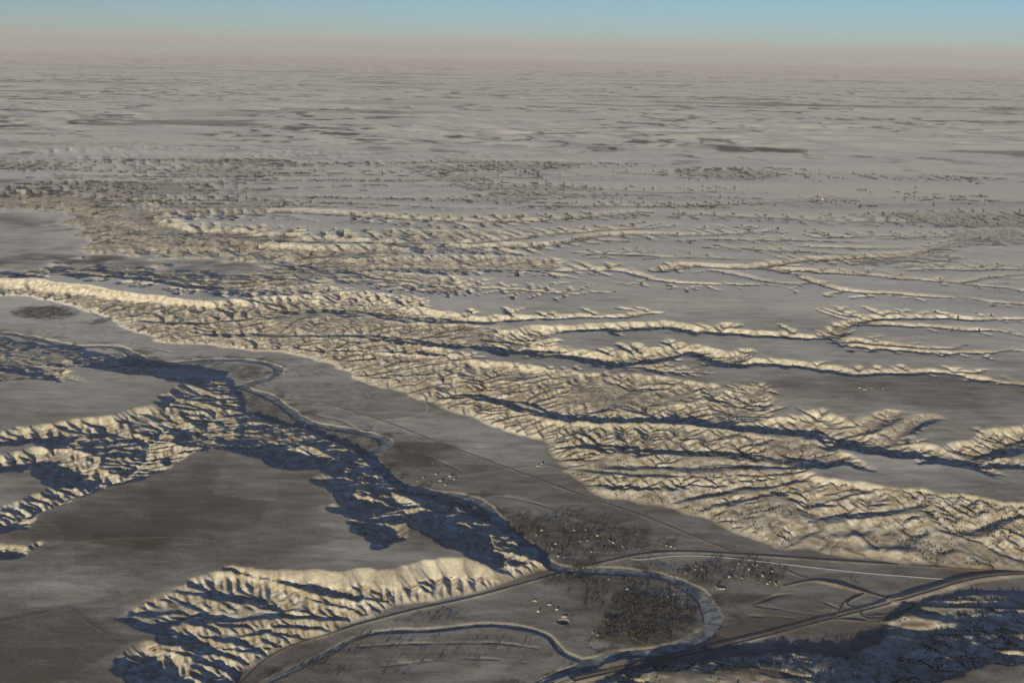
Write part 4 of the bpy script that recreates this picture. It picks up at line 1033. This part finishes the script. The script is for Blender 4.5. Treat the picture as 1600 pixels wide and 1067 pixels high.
def juniper(seed, full):
    q = random.Random(seed); tr, cr_ = MB(), MB()
    tr.tube((0, 0, -.08), (0, 0, .25), .05, .03, 4)
    n, lv = (9, 5) if full else (5, 2)
    v = [(q.uniform(-.05, .05), q.uniform(-.05, .05), 1.0)]
    for k in range(lv):
        t_ = (k + 1) / lv; r_ = .52 * math.sin(min(t_ * 2.3, math.pi * .80)) ** .8
        for a in range(n):
            u = 2 * math.pi * (a + .5 * (k % 2)) / n; g = q.uniform(.62, 1.25)
            v.append((math.cos(u) * r_ * g, math.sin(u) * r_ * g, 1 - t_ * .9 + q.uniform(-.05, .05)))
    f = [(0, 1 + a, 1 + (a + 1) % n) for a in range(n)]
    for k in range(lv - 1):
        b0, b1 = 1 + k * n, 1 + (k + 1) * n
        for a in range(n):
            c_ = (a + 1) % n
            f += [(b0 + a, b1 + a, b1 + c_), (b0 + a, b1 + c_, b0 + c_)]
    f.append(tuple(1 + (lv - 1) * n + a for a in range(n))[::-1])
    cr_.add(v, f)
    return tr, cr_
def batch(name, templates, xs, ys, zs, sx, sz, rz, which, mat):
    """many small plants joined into one mesh"""
    VV, FF, off = [], [], 0
    for k, mb in enumerate(templates):
        sel = np.nonzero(which == k)[0]
        if not len(sel): continue
        tri = []
        for g in mb.f:
            for j in range(1, len(g) - 1): tri.append((g[0], g[j], g[j + 1]))
        v = np.array(mb.v); tri = np.array(tri)
        c_, s_ = np.cos(rz[sel])[:, None], np.sin(rz[sel])[:, None]
        vx = (v[None, :, 0] * c_ - v[None, :, 1] * s_) * sx[sel][:, None] + xs[sel][:, None]
        vy = (v[None, :, 0] * s_ + v[None, :, 1] * c_) * sx[sel][:, None] + ys[sel][:, None]
        vz = v[None, :, 2] * sz[sel][:, None] + zs[sel][:, None]
        VV.append(np.stack([vx, vy, vz], -1).reshape(-1, 3))
        FF.append((tri[None] + (np.arange(len(sel)) * len(v))[:, None, None]).reshape(-1, 3) + off); off += len(sel) * len(v)
    V, F = np.concatenate(VV), np.concatenate(FF)
    me = bpy.data.meshes.new(name)
    me.vertices.add(len(V)); me.vertices.foreach_set('co', V.astype(np.float32).ravel())
    me.loops.add(F.size); me.loops.foreach_set('vertex_index', F.astype(np.int32).ravel())
    me.polygons.add(len(F)); me.polygons.foreach_set('loop_start', np.arange(0, F.size, 3, dtype=np.int32)); me.update()
    me.materials.append(mat)
    return link(name, me, kind='stuff'), len(F)
def in_frame(x, y, m=0):
    d = np.stack([x, y, np.full(len(x), -CAM_H)], -1); w_ = d @ _f
    return (np.abs(d @ _rt / w_ * FPX) < 800 - m) & (np.abs(d @ _up / w_ * FPX) < 533 - m)
def individuals(name, label, cat, group, sel, xs, ys, zs, sx, sz, protos):
    meshes = [(a.mesh('trunk', barkm), b.mesh('crown', mat_)) for a, b, mat_ in protos]
    for n_, i in enumerate(sel):
        mt, mc = meshes[n_ % len(meshes)]
        t = thing(name, label, cat, (xs[i], ys[i], zs[i]), rt.uniform(0, 6.28), group)
        t.scale = (sx[i], sx[i], sz[i])
        put(mt, 'trunk', t); put(mc, 'crown', t)

# bare cottonwoods of the bottomland
tx, ty, tden = [], [], []
for k, (poly, tint, dn) in enumerate(WOODS):
    g = PL(poly); lo_b, hi_b = g.min(0), g.max(0)
    area = .5 * abs(np.sum(g[:, 0] * np.roll(g[:, 1], -1) - np.roll(g[:, 0], -1) * g[:, 1])) / 1e4
    n = int(dn * TREE_D * np.prod(hi_b - lo_b) / 1e4)
    px_, py_ = rgen.uniform(lo_b[0] - 20, hi_b[0] + 20, n), rgen.uniform(lo_b[1] - 20, hi_b[1] + 20, n)
    keep = in_poly(px_ + 70 * perlin(px_ * .011, py_ * .011), py_ + 70 * perlin(px_ * .011 + 9, py_ * .011), g)
    clump = fbm(px_, py_, 90, 3, .6, 12.0) + rgen.uniform(-.35, .35, n)
    keep &= clump > (-.45 if dn > 20 else -.10)
    tx.append(px_[keep]); ty.append(py_[keep])
tx, ty = np.concatenate(tx), np.concatenate(ty)
offr = (sample(dR, tx, ty) > RW + 6) & (sample(np.minimum(dC, 500), tx, ty) > CW + 2)
hwd, _ = seg_dist(tx, ty, HWY[::4]); rld, _ = seg_dist(tx, ty, RAIL[::4])
offr &= (hwd > 30) & (rld > 10)
tx, ty = tx[offr], ty[offr]
tz = sample(Z, tx, ty) - .1
th_ = rgen.uniform(8, 17, len(tx)); tw_ = th_ * rgen.uniform(.85, 1.25, len(tx))
vis = np.nonzero(in_frame(tx, ty, 4))[0]
first = vis[np.argsort(np.hypot(tx[vis], ty[vis]))[:300]]
individuals('cottonwood_tree', 'bare leafless cottonwood tree on the river bottomland', 'tree', 'bare cottonwoods by the river', first, tx, ty, tz, tw_, th_,
            [bare_tree(s_, True) + (twigm,) for s_ in range(6)])
rest = np.setdiff1d(np.arange(len(tx)), first)
tmpl = []
for s_ in range(6):
    a, b = bare_tree(100 + s_, False); a.add(b.v, b.f); tmpl.append(a)
cw, ntri = batch('cottonwood_woods', tmpl, tx[rest], ty[rest], tz[rest], tw_[rest], th_[rest], rgen.uniform(0, 6.28, len(rest)), rgen.integers(0, 6, len(rest)), twigm)
cw['label'] = 'grey bare cottonwood woods massed inside the river bend and along its banks'
print('cottonwoods', len(tx), ntri, time.time() - T_START)

# junipers on the broken slopes, thickest in gullies and on the shaded sides
gr_ = np.gradient(Z, R, axis=0); gt_ = np.gradient(Z, axis=1) / (R[:, None] * DTH)
st_, ct_ = np.sin(theta)[None], np.cos(theta)[None]
zx, zy = gr_ * st_ + gt_ * ct_, gr_ * ct_ - gt_ * st_
lam = (-zx * SUN_DIR[0] - zy * SUN_DIR[1] + SUN_DIR[2]) / np.sqrt(1 + zx * zx + zy * zy)
slope = np.hypot(zx, zy)
clumpj = .6 * fbm(X, Y, 900, 2, .6, 31.0) + .7 * fbm(X, Y, 150, 2, .6, 36.0)
wj = sstep(.05, .2, slope) * (.16 + .9 * sstep(.10, -.06, lam) + 2.2 * sstep(2.5e3, 2e4, A) * (A < 6e5)) * sstep(-.25, .45, clumpj)
wj *= breaks * (1 - .90 * LEFTU)
right = sstep(-300, 900, X - .0 * Y)
wj *= (.35 + .65 * right)
cellA = np.gradient(R)[:, None] * (R * DTH)[:, None] * np.ones((1, NT))
def draw(n, w_):
    p = (w_ * cellA).ravel(); c_ = np.cumsum(p); idx = np.searchsorted(c_, rgen.random(n) * c_[-1]); idx = np.minimum(idx, p.size - 1)
    i, j = idx // NT, idx % NT
    r_ = R[i] + (rgen.random(n) - .5) * np.gradient(R)[i]; a = theta[j] + (rgen.random(n) - .5) * DTH
    return r_ * np.sin(a), r_ * np.cos(a)
near_w = wj * (R < 11000)[:, None]; far_w = np.maximum(wj - .12, 0) * (1 + 4 * sstep(4e3, 2e4, A)) * ((R >= 11000) & (R < 24000))[:, None]
jx, jy = draw(N_JUN[0], near_w)
jz = sample(Z, jx, jy) - .2
jh = rgen.uniform(3.0, 6.2, len(jx)); jw = jh * rgen.uniform(1.1, 1.8, len(jx))
vis = np.nonzero(in_frame(jx, jy, 3))[0]
first = vis[np.argsort(np.hypot(jx[vis], jy[vis]))[:300]]
individuals('juniper_tree', 'small dark juniper tree standing on a snowy badland slope', 'tree', 'junipers on the nearest slopes', first, jx, jy, jz, jw, jh,
            [juniper(s_, True) + (needlem,) for s_ in range(6)])
rest = np.setdiff1d(np.arange(len(jx)), first)
tj = [juniper(50 + s_, False)[1] for s_ in range(6)]
o, n1_ = batch('juniper_woods', tj, jx[rest], jy[rest], jz[rest], jw[rest], jh[rest], rgen.uniform(0, 6.28, len(rest)), rgen.integers(0, 6, len(rest)), needlem)
o['label'] = 'thousands of dark junipers dotting the gullied slopes'
fx_, fy_ = draw(N_JUN[1], far_w)
fzv = sample(Z, fx_, fy_) - .4
fh = rgen.uniform(4, 8, len(fx_)); fw = rgen.uniform(7, 15, len(fx_))
tf = []
for s_ in range(4):
    q = random.Random(900 + s_); mb = MB()
    mb.add([(0, 0, 1)] + [(math.cos(u * 1.2566) * .5 * q.uniform(.7, 1.3), math.sin(u * 1.2566) * .5 * q.uniform(.7, 1.3), 0) for u in range(5)], [(0, 1 + u, 1 + (u + 1) % 5) for u in range(5)]); tf.append(mb)
o, n2_ = batch('distant_juniper_woods', tf, fx_, fy_, fzv, fw, fh, rgen.uniform(0, 6.28, len(fx_)), rgen.integers(0, 4, len(fx_)), needlem)
o['label'] = 'dark juniper thickets lining the distant ravines'
print('junipers', n1_, n2_, time.time() - T_START)

print('triangles', sum(len(o.data.loop_triangles) or sum(len(p.vertices) - 2 for p in o.data.polygons) if len(o.data.polygons) < 5000 else len(o.data.polygons) * (2 if o.name == 'ground' else 1) for o in sc.objects if o.type == 'MESH'), time.time() - T_START)
